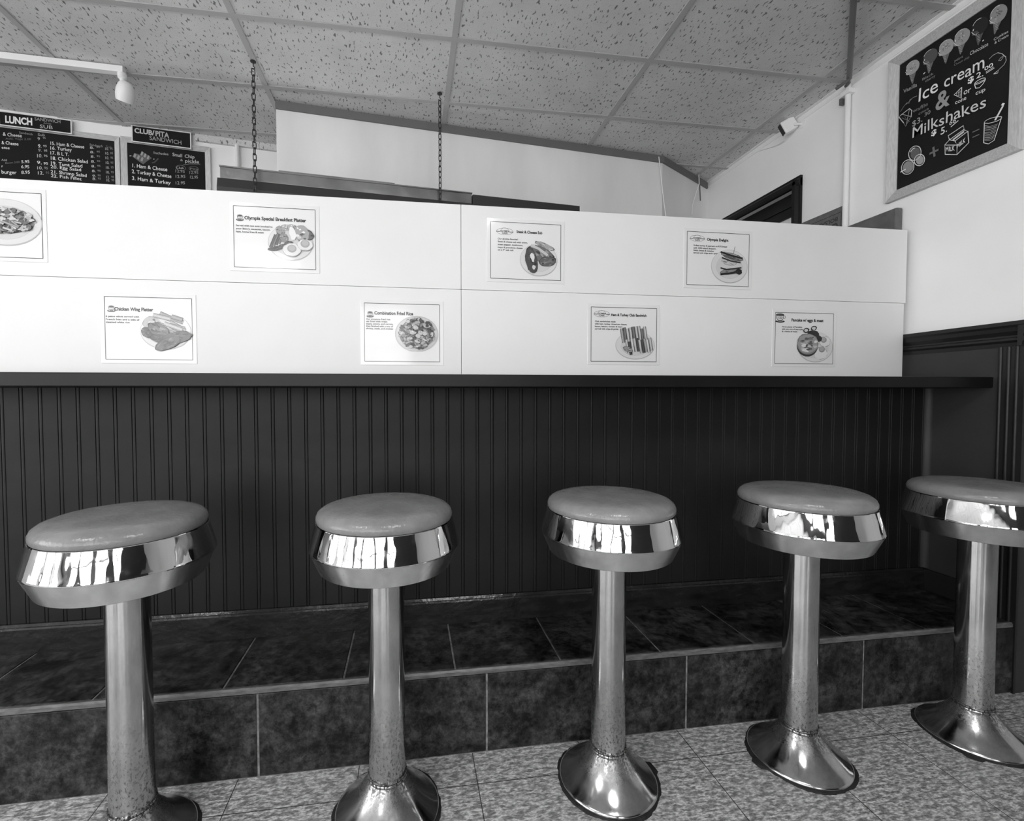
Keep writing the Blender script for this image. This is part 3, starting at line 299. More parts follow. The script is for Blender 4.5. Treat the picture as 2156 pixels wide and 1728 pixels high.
RF = [(0,0.36,[(0.079,2.5),(0.115,2.496),(0.1,2.439),(0.096,2.442)]),(0,0.62,[(0.115,2.485),(0.108,2.482),(0.1,2.481),(0.091,2.484),(0.083,2.489),(0.077,2.497),(0.072,2.506),(0.07,2.515),(0.071,2.524),(0.074,2.532),(0.08,2.537),(0.087,2.54),(0.095,2.54),(0.104,2.537),(0.112,2.532),(0.118,2.525),(0.123,2.516),(0.125,2.507),(0.124,2.498),(0.121,2.49)]),(0,0.646,[(0.091,2.497),(0.091,2.495),(0.091,2.493),(0.089,2.491),(0.087,2.49),(0.084,2.489),(0.08,2.49),(0.077,2.49),(0.074,2.492),(0.072,2.494),(0.07,2.496),(0.069,2.498),(0.07,2.5),(0.072,2.502),(0.074,2.503),(0.077,2.503),(0.08,2.503),(0.084,2.502),(0.087,2.501),(0.089,2.499)]),(0,0.46499999999999997,[(0.109,2.516),(0.109,2.515),(0.107,2.514),(0.105,2.515),(0.104,2.517),(0.104,2.519),(0.105,2.519),(0.107,2.518)]),(0,0.46499999999999997,[(0.11,2.499),(0.11,2.498),(0.109,2.497),(0.106,2.498),(0.105,2.5),(0.105,2.501),(0.106,2.502),(0.109,2.501)]),(0,0.46499999999999997,[(0.09,2.509),(0.09,2.508),(0.088,2.507),(0.086,2.508),(0.085,2.51),(0.085,2.512),(0.086,2.512),(0.088,2.511)]),(0,0.372,[(0.105,2.509),(0.105,2.507),(0.103,2.506),(0.101,2.507),(0.1,2.509),(0.1,2.511),(0.101,2.511),(0.103,2.511)]),(0,0.372,[(0.097,2.513),(0.097,2.511),(0.095,2.511),(0.093,2.512),(0.092,2.513),(0.092,2.515),(0.093,2.516),(0.095,2.515)]),(0,0.806,[(0.099,2.515),(0.099,2.513),(0.097,2.512),(0.095,2.513),(0.094,2.515),(0.094,2.517),(0.095,2.517),(0.097,2.516)]),(0,0.372,[(0.11,2.505),(0.11,2.504),(0.109,2.503),(0.107,2.504),(0.105,2.506),(0.105,2.507),(0.107,2.508),(0.109,2.507)]),(0,0.806,[(0.093,2.503),(0.093,2.501),(0.092,2.5),(0.089,2.501),(0.088,2.503),(0.088,2.505),(0.089,2.505),(0.092,2.505)]),(0,0.46499999999999997,[(0.094,2.506),(0.094,2.504),(0.093,2.503),(0.09,2.504),(0.089,2.506),(0.089,2.508),(0.09,2.508),(0.093,2.507)]),(0,0.372,[(0.092,2.512),(0.092,2.51),(0.09,2.509),(0.088,2.51),(0.087,2.512),(0.087,2.514),(0.088,2.514),(0.09,2.513)]),(0,0.806,[(0.106,2.508),(0.106,2.507),(0.105,2.506),(0.103,2.507),(0.101,2.509),(0.101,2.51),(0.103,2.511),(0.105,2.51)]),(0,0.806,[(0.095,2.499),(0.095,2.497),(0.094,2.497),(0.091,2.498),(0.09,2.5),(0.09,2.501),(0.091,2.502),(0.094,2.501)]),(0,0.46499999999999997,[(0.101,2.511),(0.101,2.509),(0.1,2.508),(0.098,2.509),(0.096,2.511),(0.096,2.513),(0.098,2.513),(0.1,2.512)]),(0,0.806,[(0.102,2.523),(0.102,2.522),(0.101,2.521),(0.098,2.522),(0.097,2.524),(0.097,2.526),(0.098,2.526),(0.101,2.525)]),(0,0.46499999999999997,[(0.106,2.506),(0.106,2.505),(0.105,2.504),(0.102,2.505),(0.101,2.507),(0.101,2.509),(0.102,2.509),(0.105,2.508)]),(0,0.372,[(0.099,2.506),(0.099,2.504),(0.097,2.503),(0.095,2.504),(0.093,2.506),(0.093,2.508),(0.095,2.508),(0.097,2.508)]),(0,0.36,[(0.15,2.496),(0.186,2.493),(0.165,2.44),(0.161,2.442)]),(0,0.25,[(0.186,2.481),(0.179,2.478),(0.171,2.477),(0.162,2.48),(0.154,2.485),(0.148,2.493),(0.143,2.502),(0.141,2.512),(0.142,2.521),(0.145,2.529),(0.151,2.534),(0.158,2.537),(0.166,2.537),(0.175,2.535),(0.182,2.529),(0.189,2.522),(0.193,2.513),(0.195,2.503),(0.195,2.494),(0.191,2.487)]),(0,0.35,[(0.162,2.493),(0.162,2.491),(0.162,2.489),(0.16,2.487),(0.158,2.486),(0.155,2.486),(0.152,2.486),(0.148,2.487),(0.145,2.488),(0.143,2.49),(0.141,2.492),(0.141,2.494),(0.141,2.496),(0.143,2.498),(0.145,2.499),(0.148,2.5),(0.152,2.5),(0.155,2.499),(0.158,2.497),(0.16,2.495)]),(0,0.36,[(0.209,2.491),(0.244,2.487),(0.227,2.437),(0.224,2.439)]),(0,0.6,[(0.245,2.475),(0.238,2.472),(0.229,2.472),(0.221,2.474),(0.213,2.48),(0.206,2.488),(0.202,2.497),(0.2,2.507),(0.2,2.516),(0.204,2.524),(0.209,2.53),(0.217,2.533),(0.225,2.533),(0.233,2.53),(0.241,2.525),(0.247,2.517),(0.252,2.508),(0.254,2.498),(0.253,2.489),(0.25,2.481)]),(0,0.63,[(0.22,2.488),(0.221,2.486),(0.22,2.484),(0.219,2.482),(0.217,2.481),(0.214,2.48),(0.21,2.48),(0.207,2.481),(0.204,2.482),(0.202,2.484),(0.2,2.487),(0.199,2.489),(0.2,2.491),(0.201,2.493),(0.204,2.494),(0.207,2.495),(0.21,2.494),(0.213,2.494),(0.216,2.492),(0.219,2.49)]),(0,0.36,[(0.242,2.498),(0.242,2.497),(0.24,2.496),(0.238,2.497),(0.237,2.499),(0.237,2.501),(0.238,2.501),(0.24,2.5)]),(0,0.36,[(0.232,2.497),(0.232,2.495),(0.231,2.494),(0.229,2.495),(0.227,2.497),(0.227,2.499),(0.229,2.499),(0.231,2.498)]),(0,0.44999999999999996,[(0.233,2.513),(0.233,2.511),(0.231,2.511),(0.229,2.512),(0.227,2.514),(0.227,2.515),(0.229,2.516),(0.231,2.515)]),(0,0.36,[(0.228,2.499),(0.228,2.497),(0.227,2.497),(0.225,2.497),(0.223,2.499),(0.223,2.501),(0.225,2.502),(0.227,2.501)]),(0,0.44999999999999996,[(0.228,2.505),(0.228,2.503),(0.227,2.502),(0.225,2.503),(0.223,2.505),(0.223,2.507),(0.225,2.507),(0.227,2.507)]),(0,0.78,[(0.227,2.516),(0.227,2.514),(0.225,2.514),(0.223,2.515),(0.222,2.517),(0.222,2.519),(0.223,2.519),(0.225,2.518)]),(0,0.44999999999999996,[(0.237,2.5),(0.237,2.499),(0.235,2.498),(0.233,2.499),(0.232,2.501),(0.232,2.503),(0.233,2.503),(0.235,2.502)]),(0,0.36,[(0.219,2.51),(0.219,2.508),(0.217,2.508),(0.215,2.509),(0.214,2.511),(0.214,2.512),(0.215,2.513),(0.217,2.512)]),(0,0.44999999999999996,[(0.218,2.497),(0.218,2.495),(0.217,2.494),(0.215,2.495),(0.213,2.497),(0.213,2.499),(0.215,2.499),(0.217,2.498)]),(0,0.36,[(0.218,2.503),(0.218,2.501),(0.216,2.5),(0.214,2.501),(0.213,2.503),(0.213,2.505),(0.214,2.505),(0.216,2.505)]),(0,0.36,[(0.227,2.505),(0.227,2.504),(0.226,2.503),(0.224,2.504),(0.222,2.506),(0.222,2.508),(0.224,2.508),(0.226,2.507)]),(0,0.78,[(0.23,2.499),(0.23,2.497),(0.228,2.497),(0.226,2.498),(0.225,2.5),(0.225,2.501),(0.226,2.502),(0.228,2.501)]),(0,0.78,[(0.218,2.512),(0.218,2.51),(0.216,2.509),(0.214,2.51),(0.213,2.512),(0.213,2.514),(0.214,2.515),(0.216,2.514)]),(0,0.44999999999999996,[(0.221,2.516),(0.22,2.514),(0.219,2.514),(0.217,2.514),(0.215,2.516),(0.215,2.518),(0.217,2.519),(0.219,2.518)]),(0,0.44999999999999996,[(0.236,2.511),(0.236,2.51),(0.234,2.509),(0.232,2.51),(0.231,2.512),(0.231,2.514),(0.232,2.514),(0.234,2.513)]),(0,0.44999999999999996,[(0.233,2.507),(0.233,2.505),(0.231,2.504),(0.229,2.505),(0.227,2.507),(0.227,2.509),(0.229,2.51),(0.231,2.509)]),(0,0.36,[(0.264,2.491),(0.299,2.487),(0.279,2.436),(0.276,2.439)]),(0,0.55,[(0.3,2.475),(0.293,2.471),(0.285,2.471),(0.276,2.474),(0.268,2.479),(0.262,2.487),(0.257,2.497),(0.255,2.507),(0.256,2.517),(0.259,2.525),(0.264,2.531),(0.272,2.534),(0.28,2.534),(0.288,2.531),(0.296,2.525),(0.302,2.517),(0.307,2.508),(0.309,2.498),(0.308,2.489),(0.305,2.481)]),(0,0.5900000000000001,[(0.275,2.488),(0.276,2.485),(0.276,2.483),(0.274,2.481),(0.272,2.48),(0.269,2.48),(0.265,2.48),(0.262,2.481),(0.259,2.482),(0.257,2.484),(0.255,2.486),(0.255,2.489),(0.255,2.491),(0.257,2.493),(0.259,2.494),(0.262,2.495),(0.265,2.494),(0.269,2.493),(0.272,2.492),(0.274,2.49)]),(0,0.41250000000000003,[(0.282,2.493),(0.282,2.492),(0.281,2.491),(0.279,2.492),(0.277,2.494),(0.277,2.496),(0.279,2.496),(0.281,2.495)]),(0,0.7150000000000001,[(0.291,2.503),(0.291,2.501),(0.289,2.5),(0.287,2.501),(0.286,2.503),(0.286,2.505),(0.287,2.505),(0.289,2.505)]),(0,0.41250000000000003,[(0.285,2.502),(0.285,2.5),(0.283,2.5),(0.281,2.501),(0.28,2.503),(0.28,2.504),(0.281,2.505),(0.283,2.504)]),(0,0.7150000000000001,[(0.283,2.499),(0.283,2.497),(0.282,2.496),(0.28,2.497),(0.278,2.499),(0.278,2.501),(0.28,2.502),(0.282,2.501)]),(0,0.41250000000000003,[(0.274,2.507),(0.274,2.505),(0.273,2.505),(0.27,2.506),(0.269,2.508),(0.269,2.509),(0.27,2.51),(0.273,2.509)]),(0,0.33,[(0.274,2.5),(0.274,2.498),(0.272,2.498),(0.27,2.499),(0.269,2.501),(0.269,2.502),(0.27,2.503),(0.272,2.502)]),(0,0.7150000000000001,[(0.281,2.518),(0.281,2.516),(0.28,2.515),(0.278,2.516),(0.276,2.518),(0.276,2.52),(0.278,2.521),(0.28,2.52)]),(0,0.33,[(0.285,2.502),(0.285,2.5),(0.283,2.5),(0.281,2.501),(0.279,2.503),(0.279,2.505),(0.281,2.505),(0.283,2.504)]),(0,0.33,[(0.286,2.485),(0.286,2.483),(0.285,2.483),(0.283,2.483),(0.281,2.485),(0.281,2.487),(0.283,2.488),(0.285,2.487)]),(0,0.41250000000000003,[(0.284,2.502),(0.284,2.5),(0.283,2.5),(0.281,2.5),(0.279,2.502),(0.279,2.504),(0.281,2.505),(0.283,2.504)]),(0,0.41250000000000003,[(0.276,2.507),(0.276,2.505),(0.274,2.504),(0.272,2.505),(0.27,2.507),(0.27,2.509),(0.272,2.51),(0.274,2.509)]),(0,0.41250000000000003,[(0.287,2.518),(0.287,2.517),(0.286,2.516),(0.283,2.517),(0.282,2.519),(0.282,2.521),(0.284,2.521),(0.286,2.52)]),(0,0.33,[(0.287,2.512),(0.287,2.51),(0.285,2.51),(0.283,2.511),(0.282,2.513),(0.282,2.514),(0.283,2.515),(0.285,2.514)]),(0,0.33,[(0.286,2.503),(0.286,2.501),(0.284,2.5),(0.282,2.501),(0.281,2.503),(0.281,2.505),(0.282,2.506),(0.284,2.505)]),(0,0.7150000000000001,[(0.282,2.504),(0.282,2.503),(0.28,2.502),(0.278,2.503),(0.277,2.505),(0.277,2.507),(0.278,2.507),(0.28,2.506)]),(0,0.41250000000000003,[(0.277,2.504),(0.276,2.502),(0.275,2.501),(0.273,2.502),(0.271,2.504),(0.271,2.506),(0.273,2.506),(0.275,2.506)]),(0,0.24,[(0.324,2.487),(0.359,2.483),(0.338,2.429),(0.335,2.432)]),(0,0.08,[(0.359,2.471),(0.352,2.467),(0.344,2.467),(0.336,2.47),(0.328,2.475),(0.322,2.483),(0.317,2.493),(0.315,2.503),(0.316,2.513),(0.319,2.522),(0.325,2.528),(0.332,2.531),(0.34,2.531),(0.348,2.528),(0.356,2.522),(0.362,2.514),(0.366,2.505),(0.368,2.495),(0.367,2.485),(0.364,2.477)]),(0,0.214,[(0.335,2.484),(0.336,2.481),(0.336,2.479),(0.334,2.477),(0.332,2.476),(0.329,2.476),(0.326,2.476),(0.322,2.477),(0.319,2.478),(0.317,2.48),(0.316,2.482),(0.315,2.485),(0.316,2.487),(0.317,2.489),(0.319,2.49),(0.322,2.491),(0.326,2.491),(0.329,2.49),(0.332,2.488),(0.334,2.486)]),(0,0.36,[(0.381,2.488),(0.415,2.484),(0.389,2.432),(0.386,2.435)]),(0,0.5,[(0.415,2.471),(0.408,2.468),(0.4,2.467),(0.392,2.47),(0.385,2.476),(0.378,2.484),(0.374,2.494),(0.372,2.505),(0.372,2.515),(0.375,2.523),(0.381,2.529),(0.388,2.533),(0.396,2.533),(0.404,2.53),(0.411,2.524),(0.417,2.516),(0.422,2.506),(0.424,2.496),(0.423,2.486),(0.42,2.478)]),(0,0.55,[(0.392,2.485),(0.392,2.482),(0.392,2.48),(0.39,2.478),(0.388,2.477),(0.385,2.476),(0.382,2.477),(0.379,2.477),(0.376,2.479),(0.374,2.481),(0.372,2.483),(0.372,2.486),(0.372,2.488),(0.373,2.49),(0.376,2.491),(0.379,2.492),(0.382,2.492),(0.385,2.491),(0.388,2.489),(0.39,2.487)]),(0,0.65,[(0.397,2.513),(0.397,2.511),(0.396,2.511),(0.394,2.512),(0.392,2.514),(0.392,2.516),(0.394,2.516),(0.396,2.515)]),(0,0.65,[(0.41,2.498),(0.41,2.496),(0.408,2.495),(0.406,2.496),(0.405,2.498),(0.405,2.5),(0.406,2.501),(0.408,2.5)]),(0,0.3,[(0.405,2.494),(0.405,2.492),(0.404,2.492),(0.402,2.493),(0.4,2.495),(0.4,2.497),(0.402,2.497),(0.404,2.496)]),(0,0.3,[(0.398,2.517),(0.398,2.515),(0.397,2.514),(0.395,2.515),(0.393,2.517),(0.393,2.519),(0.395,2.52),(0.397,2.519)]),(0,0.375,[(0.39,2.495),(0.39,2.493),(0.389,2.492),(0.387,2.493),(0.385,2.495),(0.385,2.497),(0.387,2.498),(0.389,2.497)]),(0,0.3,[(0.395,2.507),(0.395,2.506),(0.394,2.505),(0.391,2.506),(0.39,2.508),(0.39,2.51),(0.391,2.51),(0.394,2.51)]),(0,0.3,[(0.402,2.507),(0.402,2.505),(0.401,2.504),(0.399,2.505),(0.397,2.507),(0.397,2.509),(0.399,2.51),(0.401,2.509)]),(0,0.3,[(0.41,2.5),(0.41,2.498),(0.409,2.498),(0.407,2.499),(0.405,2.501),(0.405,2.503),(0.407,2.503),(0.409,2.502)]),(0,0.65,[(0.401,2.501),(0.401,2.499),(0.4,2.498),(0.398,2.499),(0.396,2.501),(0.396,2.503),(0.398,2.504),(0.4,2.503)]),(0,0.3,[(0.4,2.502),(0.4,2.5),(0.398,2.5),(0.396,2.501),(0.395,2.503),(0.395,2.504),(0.396,2.505),(0.398,2.504)]),(0,0.3,[(0.401,2.5),(0.401,2.498),(0.399,2.497),(0.397,2.498),(0.396,2.5),(0.396,2.502),(0.397,2.503),(0.399,2.502)]),(0,0.3,[(0.403,2.499),(0.403,2.497),(0.401,2.497),(0.399,2.497),(0.398,2.5),(0.398,2.501),(0.399,2.502),(0.401,2.501)]),(0,0.65,[(0.393,2.487),(0.393,2.485),(0.392,2.484),(0.389,2.485),(0.388,2.487),(0.388,2.489),(0.389,2.49),(0.392,2.489)]),(0,0.3,[(0.408,2.503),(0.408,2.501),(0.406,2.5),(0.404,2.501),(0.403,2.503),(0.403,2.505),(0.404,2.506),(0.406,2.505)]),(0,0.375,[(0.409,2.498),(0.409,2.496),(0.408,2.496),(0.406,2.497),(0.404,2.499),(0.404,2.5),(0.406,2.501),(0.408,2.5)]),(0,0.3,[(0.397,2.495),(0.398,2.493),(0.396,2.493),(0.394,2.494),(0.393,2.496),(0.393,2.498),(0.394,2.498),(0.396,2.497)]),(0,0.3,[(0.136,2.115),(0.132,2.111),(0.127,2.108),(0.121,2.107),(0.115,2.109),(0.11,2.113),(0.105,2.119),(0.101,2.126),(0.1,2.134),(0.1,2.142),(0.103,2.148),(0.107,2.153),(0.112,2.156),(0.118,2.156),(0.124,2.154),(0.129,2.15),(0.134,2.144),(0.137,2.137),(0.139,2.129),(0.138,2.122)]),(0,0.5,[(0.111,2.068),(0.106,2.063),(0.101,2.06),(0.094,2.059),(0.087,2.062),(0.081,2.066),(0.075,2.073),(0.071,2.081),(0.069,2.089),(0.069,2.097),(0.072,2.104),(0.076,2.11),(0.082,2.112),(0.088,2.113),(0.095,2.11),(0.102,2.105),(0.107,2.099),(0.111,2.091),(0.113,2.083),(0.113,2.075)]),(0,0.6,[(0.153,2.08),(0.15,2.076),(0.146,2.074),(0.141,2.074),(0.136,2.076),(0.132,2.079),(0.128,2.084),(0.125,2.09),(0.124,2.096),(0.124,2.102),(0.125,2.107),(0.128,2.11),(0.132,2.112),(0.137,2.112),(0.142,2.111),(0.146,2.107),(0.15,2.102),(0.153,2.097),(0.154,2.091),(0.154,2.085)])]
LT = [('SANDWICH',0.1666,2.603,0.2865,2.605,0.018,0.6),('AND',0.2069,2.591,0.2432,2.591,0.008,0.5),('SUB',0.1888,2.565,0.2493,2.567,0.02,0.7),('LUNCH',0.0345,2.571,0.1575,2.575,0.038,1)]
LT2 = [('& Cheese',0.0143,2.506,0.1,2.509,0.019,0.9),('Sandwich',0.0879,2.528,0.1504,2.527,0.012,0.5),('Sub',0.1715,2.528,0.2049,2.531,0.014,0.6),('9',0.1695,2.505,0.1827,2.506,0.015,0.7),('95',0.1947,2.514,0.2079,2.516,0.011,0.6),('Add. Vege 2.00',0.0264,2.487,0.1414,2.5,0.011,0.35),('& Cheese',0.0082,2.46,0.0838,2.462,0.018,1),('eese',0.0072,2.435,0.0435,2.437,0.015,1),('9.',0.1705,2.463,0.1878,2.465,0.019,1),('95',0.1949,2.47,0.212,2.472,0.012,0.8),('9.',0.1705,2.441,0.1888,2.444,0.016,0.6),('95',0.1978,2.445,0.214,2.447,0.012,0.8),('10.',0.1615,2.409,0.1908,2.412,0.019,0.8),('95',0.1968,2.417,0.214,2.418,0.012,0.8),('Add',0.0052,2.37,0.0304,2.371,0.011,0.7),('Bacon 2.00',0.0213,2.355,0.0858,2.369,0.01,0.4),('5.95',0.0929,2.369,0.1312,2.374,0.016,1),('6.95',0.0919,2.341,0.1302,2.346,0.016,1),('8.95',0.0919,2.311,0.1322,2.317,0.017,1),('9.',0.1635,2.373,0.1878,2.375,0.017,1),('95',0.1937,2.374,0.2159,2.376,0.014,1),('10.',0.1605,2.344,0.1908,2.347,0.017,0.8),('95',0.1968,2.349,0.214,2.35,0.014,0.6),('12.',0.1625,2.316,0.1949,2.319,0.018,0.9),('95',0.2029,2.324,0.22,2.326,0.014,0.35),('burger',0.0032,2.301,0.0707,2.305,0.02,1),('r',0.0042,2.334,0.0113,2.334,0.015,1),('15. Ham & Cheese',0.225,2.487,0.3875,2.488,0.019,1),('16. Turkey',0.224,2.461,0.3279,2.464,0.019,1),('17. B L T.',0.224,2.434,0.3148,2.436,0.019,1),('18. Chicken Salad',0.224,2.405,0.4036,2.408,0.02,1),('19. Tuna Salad',0.224,2.377,0.3773,2.38,0.02,1),('20. Egg Salad',0.2261,2.359,0.3712,2.359,0.018,1),('21. Shrimp Salad',0.2261,2.331,0.3965,2.33,0.019,1),('22. Fish Fillet',0.2261,2.31,0.3702,2.308,0.017,1),('Sandwich',0.4127,2.508,0.4772,2.507,0.013,0.5),('Sub',0.4913,2.508,0.5226,2.507,0.014,0.3),('8.',0.4137,2.491,0.4359,2.493,0.014,0.75),('95',0.4449,2.499,0.463,2.501,0.01,0.55),('10.',0.4852,2.493,0.5064,2.495,0.015,0.7),('95',0.5115,2.498,0.5257,2.5,0.013,0.5),('8.',0.4146,2.466,0.4368,2.468,0.014,0.75),('95',0.4459,2.474,0.463,2.476,0.01,0.55),('10.',0.4852,2.468,0.5064,2.47,0.015,0.7),('95',0.5115,2.473,0.5267,2.475,0.013,0.5),('8.',0.4166,2.441,0.4378,2.443,0.014,0.75),('95',0.4459,2.449,0.463,2.45,0.01,0.55),('10.',0.4852,2.442,0.5064,2.444,0.016,0.7),('95',0.5125,2.448,0.5267,2.449,0.012,0.5),('8.',0.4177,2.414,0.4388,2.416,0.014,0.75),('95',0.4469,2.422,0.463,2.423,0.01,0.55),('10.',0.4862,2.415,0.5064,2.417,0.015,0.7),('95',0.5125,2.421,0.5276,2.422,0.012,0.5),('8.',0.4187,2.387,0.4398,2.389,0.014,0.75),('95',0.4469,2.395,0.4641,2.396,0.01,0.55),('10.',0.4862,2.388,0.5074,2.39,0.015,0.7),('95',0.5135,2.393,0.5276,2.395,0.013,0.5),('8.',0.4207,2.361,0.4409,2.363,0.014,0.75),('95',0.4479,2.368,0.4641,2.369,0.01,0.55),('10.',0.4862,2.361,0.5074,2.363,0.015,0.7),('95',0.5135,2.367,0.5286,2.368,0.012,0.5),('9.',0.4217,2.334,0.4419,2.336,0.014,0.75),('95',0.448,2.341,0.4641,2.342,0.01,0.55),('12.',0.4863,2.334,0.5074,2.336,0.015,0.7),('95',0.5145,2.339,0.5286,2.34,0.013,0.5),('8.',0.4227,2.316,0.4429,2.318,0.015,0.75),('95',0.449,2.323,0.4641,2.325,0.011,0.55),('10.',0.4873,2.316,0.5074,2.318,0.016,0.7),('95',0.5145,2.322,0.5296,2.323,0.012,0.5)]
CT = [('CLUB/',0.6395,2.607,0.7394,2.606,0.028,0.8),('PITA',0.7445,2.605,0.814,2.602,0.03,0.7),('SANDWICH',0.7142,2.577,0.8807,2.572,0.025,0.6)]
CT2 = [('Includes',0.7283,2.506,0.806,2.507,0.014,0.65),('Small',0.8252,2.507,0.8775,2.505,0.02,0.8),('Chip',0.8887,2.505,0.9422,2.507,0.02,0.8),('&',0.8655,2.482,0.8797,2.483,0.014,0.6),('pickle',0.8907,2.478,0.9654,2.481,0.021,0.85),('1. Ham & Cheese',0.6153,2.415,0.7979,2.413,0.022,1),('2. Turkey & Cheese',0.6163,2.381,0.8181,2.377,0.022,1),('3. Ham & Turkey',0.6153,2.342,0.8131,2.339,0.022,1),('Club',0.8443,2.435,0.8836,2.437,0.013,0.7),('Pita',0.9149,2.438,0.9603,2.44,0.013,0.4),('12.95',0.8353,2.411,0.8897,2.416,0.018,0.5),('12.95',0.9088,2.412,0.9613,2.419,0.018,0.5),('12.95',0.8353,2.38,0.8917,2.386,0.018,0.6),('12.95',0.9119,2.385,0.9593,2.391,0.018,0.6),('12.95',0.8353,2.342,0.8897,2.349,0.019,0.6)]
CP = [(0.003,0.6,[(0.8797,2.461),(0.9149,2.472),(0.9714,2.478)]),(0.002,0.6,[(0.8927,2.441),(0.8907,2.437),(0.8867,2.432),(0.8807,2.429),(0.8736,2.427),(0.8655,2.426),(0.8575,2.427),(0.8514,2.43),(0.8463,2.434),(0.8433,2.438),(0.8423,2.443),(0.8443,2.448),(0.8484,2.452),(0.8544,2.455),(0.8614,2.457),(0.8695,2.458),(0.8775,2.457),(0.8836,2.454),(0.8887,2.451),(0.8917,2.446),(0.8927,2.441)]),(0.002,0.5,[(0.9613,2.445),(0.9603,2.441),(0.9553,2.438),(0.9492,2.435),(0.9422,2.433),(0.9341,2.432),(0.927,2.433),(0.92,2.435),(0.9149,2.439),(0.9119,2.443),(0.9109,2.447),(0.9129,2.451),(0.917,2.455),(0.9229,2.458),(0.93,2.459),(0.9381,2.46),(0.9461,2.459),(0.9532,2.457),(0.9583,2.454),(0.9613,2.45),(0.9613,2.445)]),(0.006,0.9,[(0.6073,2.477),(0.6163,2.479)]),(0.007,1,[(0.7264,2.475),(0.7324,2.476)]),(0.011,0.22,[(0.7193,2.452),(0.7323,2.457),(0.7425,2.469),(0.7525,2.482)])]
CF = [(0,0.3,[(0.6214,2.475),(0.6305,2.497),(0.6597,2.491),(0.6678,2.513),(0.6961,2.496),(0.7193,2.48),(0.693,2.457),(0.6749,2.438),(0.6607,2.447)]),(0,0.55,[(0.6255,2.476),(0.6326,2.496),(0.6416,2.491),(0.6346,2.469)]),(0,0.55,[(0.6426,2.468),(0.6507,2.488),(0.6588,2.483),(0.6527,2.461)]),(0,0.55,[(0.6607,2.459),(0.6688,2.48),(0.6769,2.475),(0.6708,2.452)]),(0,0.6,[(0.6617,2.492),(0.6698,2.512),(0.6769,2.507),(0.6698,2.486)]),(0,0.6,[(0.6769,2.483),(0.6849,2.503),(0.692,2.498),(0.6859,2.477)]),(0,0.6,[(0.693,2.474),(0.701,2.494),(0.7081,2.489),(0.701,2.468)])]

# ================================================================ the room
H = 2.65; WX = 2.183; XL = -4.6; XR = 5.0; YB = 4.6
def struct(mb, name, m, **kw): return mb.build(name, m, kind='structure', **kw)
struct(MB().box(XL, XR, YR - .1, YB, -.06, 0), 'floor', M['floor'])
# ceiling slab, with the grid of tee bars below it
struct(MB().box(XL, XR, YR - .1, YB, H, H + .06), 'ceiling', M['ceil'])
CX0, CAX, CY0, CAY = -.7072, .9122, 2.0876, .4488
g = MB()
tee = lambda w: [(-w, -.0045), (w, -.0045), (w, -.001), (w, 0), (-w, 0)]
for i in range(-5, 6):
    x = CX0 + i * CAX
    if XL < x < XR: g.prism(tee(.0125), (x, 0, H), (1, 0, 0), (0, 0, 1), (0, 1, 0), YR, YB if x > WX else 3.2)
for j in range(-12, 4):
    y = CY0 + j * CAY
    if YR < y < 3.2:
        g.prism(tee(.0125), (0, y, H - .0002), (0, 1, 0), (0, 0, 1), (1, 0, 0), XL, XR if y < 1.38 else WX)
struct(g, 'trim_1', M['grid'])
# wall angle along the right wall
struct(MB().prism([(0, 0), (-.022, 0), (-.022, -.003), (-.003, -.003), (-.003, -.03), (0, -.03)], (WX, 0, H), (1, 0, 0), (0, 0, 1), (0, 1, 0), 1.38, 3.3), 'trim_2', M['white'])

# right wall with the doorway cut out
T_ = .12; DY0, DY1, DZ = 2.415, 3.22, 2.262
w = MB(); w.box(WX, WX + T_, 1.38, DY0, 0, H); w.box(WX, WX + T_, DY0, DY1, DZ, H); w.box(WX, WX + T_, DY1, YB, 0, H)
struct(w, 'wall_right', M['wall'])
struct(MB().box(WX + T_, XR, 1.38, 1.50, 0, H), 'wall_front_right', M['wall'])
struct(MB().box(XR, XR + .1, YR, 1.5, 0, H), 'wall_far_right', M['wall'])
w = MB(); ys = [YR] + [q for s_ in ADDED_SIDE for q in s_] + [YB]
w.box(XL - .1, XL, YR, YB, 0, WZ[0]); w.box(XL - .1, XL, YR, YB, WZ[1], H)
for i in range(0, len(ys), 2): w.box(XL - .1, XL, ys[i], ys[i + 1], WZ[0], WZ[1])
struct(w, 'wall_left', M['wall'])
for k, (a, b) in enumerate(ADDED_SIDE):
    f = MB(); t = .035
    f.box(XL - .07, XL + .015, a, a + t, *WZ); f.box(XL - .07, XL + .015, b - t, b, *WZ); f.box(XL - .07, XL + .015, a, b, WZ[0], WZ[0] + t); f.box(XL - .07, XL + .015, a, b, WZ[1] - t, WZ[1])
    f.box(XL - .05, XL, a, b, 1.78, 1.81)
    struct(f, 'window_%d' % (k + 5), M['dark_frame'])  # unseen side panes, added for light from the left
# kitchen back wall, turned 7.5 degrees
BA = Vector((-2.198, 2.939, 0)); BU = Vector((1.379, .181, 0)).normalized(); BN = Vector((BU.y, -BU.x, 0))
struct(MB().obox(BA, BU, BN, (0, 0, 1), -2.5, 4.45, -.1, 0, 0, H), 'wall_back', M['wall'])
# tile closer strip at the top of the back wall
struct(MB().obox(BA, BU, BN, (0, 0, 1), .95, 1.6, 0, .02, 2.612, H), 'trim_9', M['ceil'])
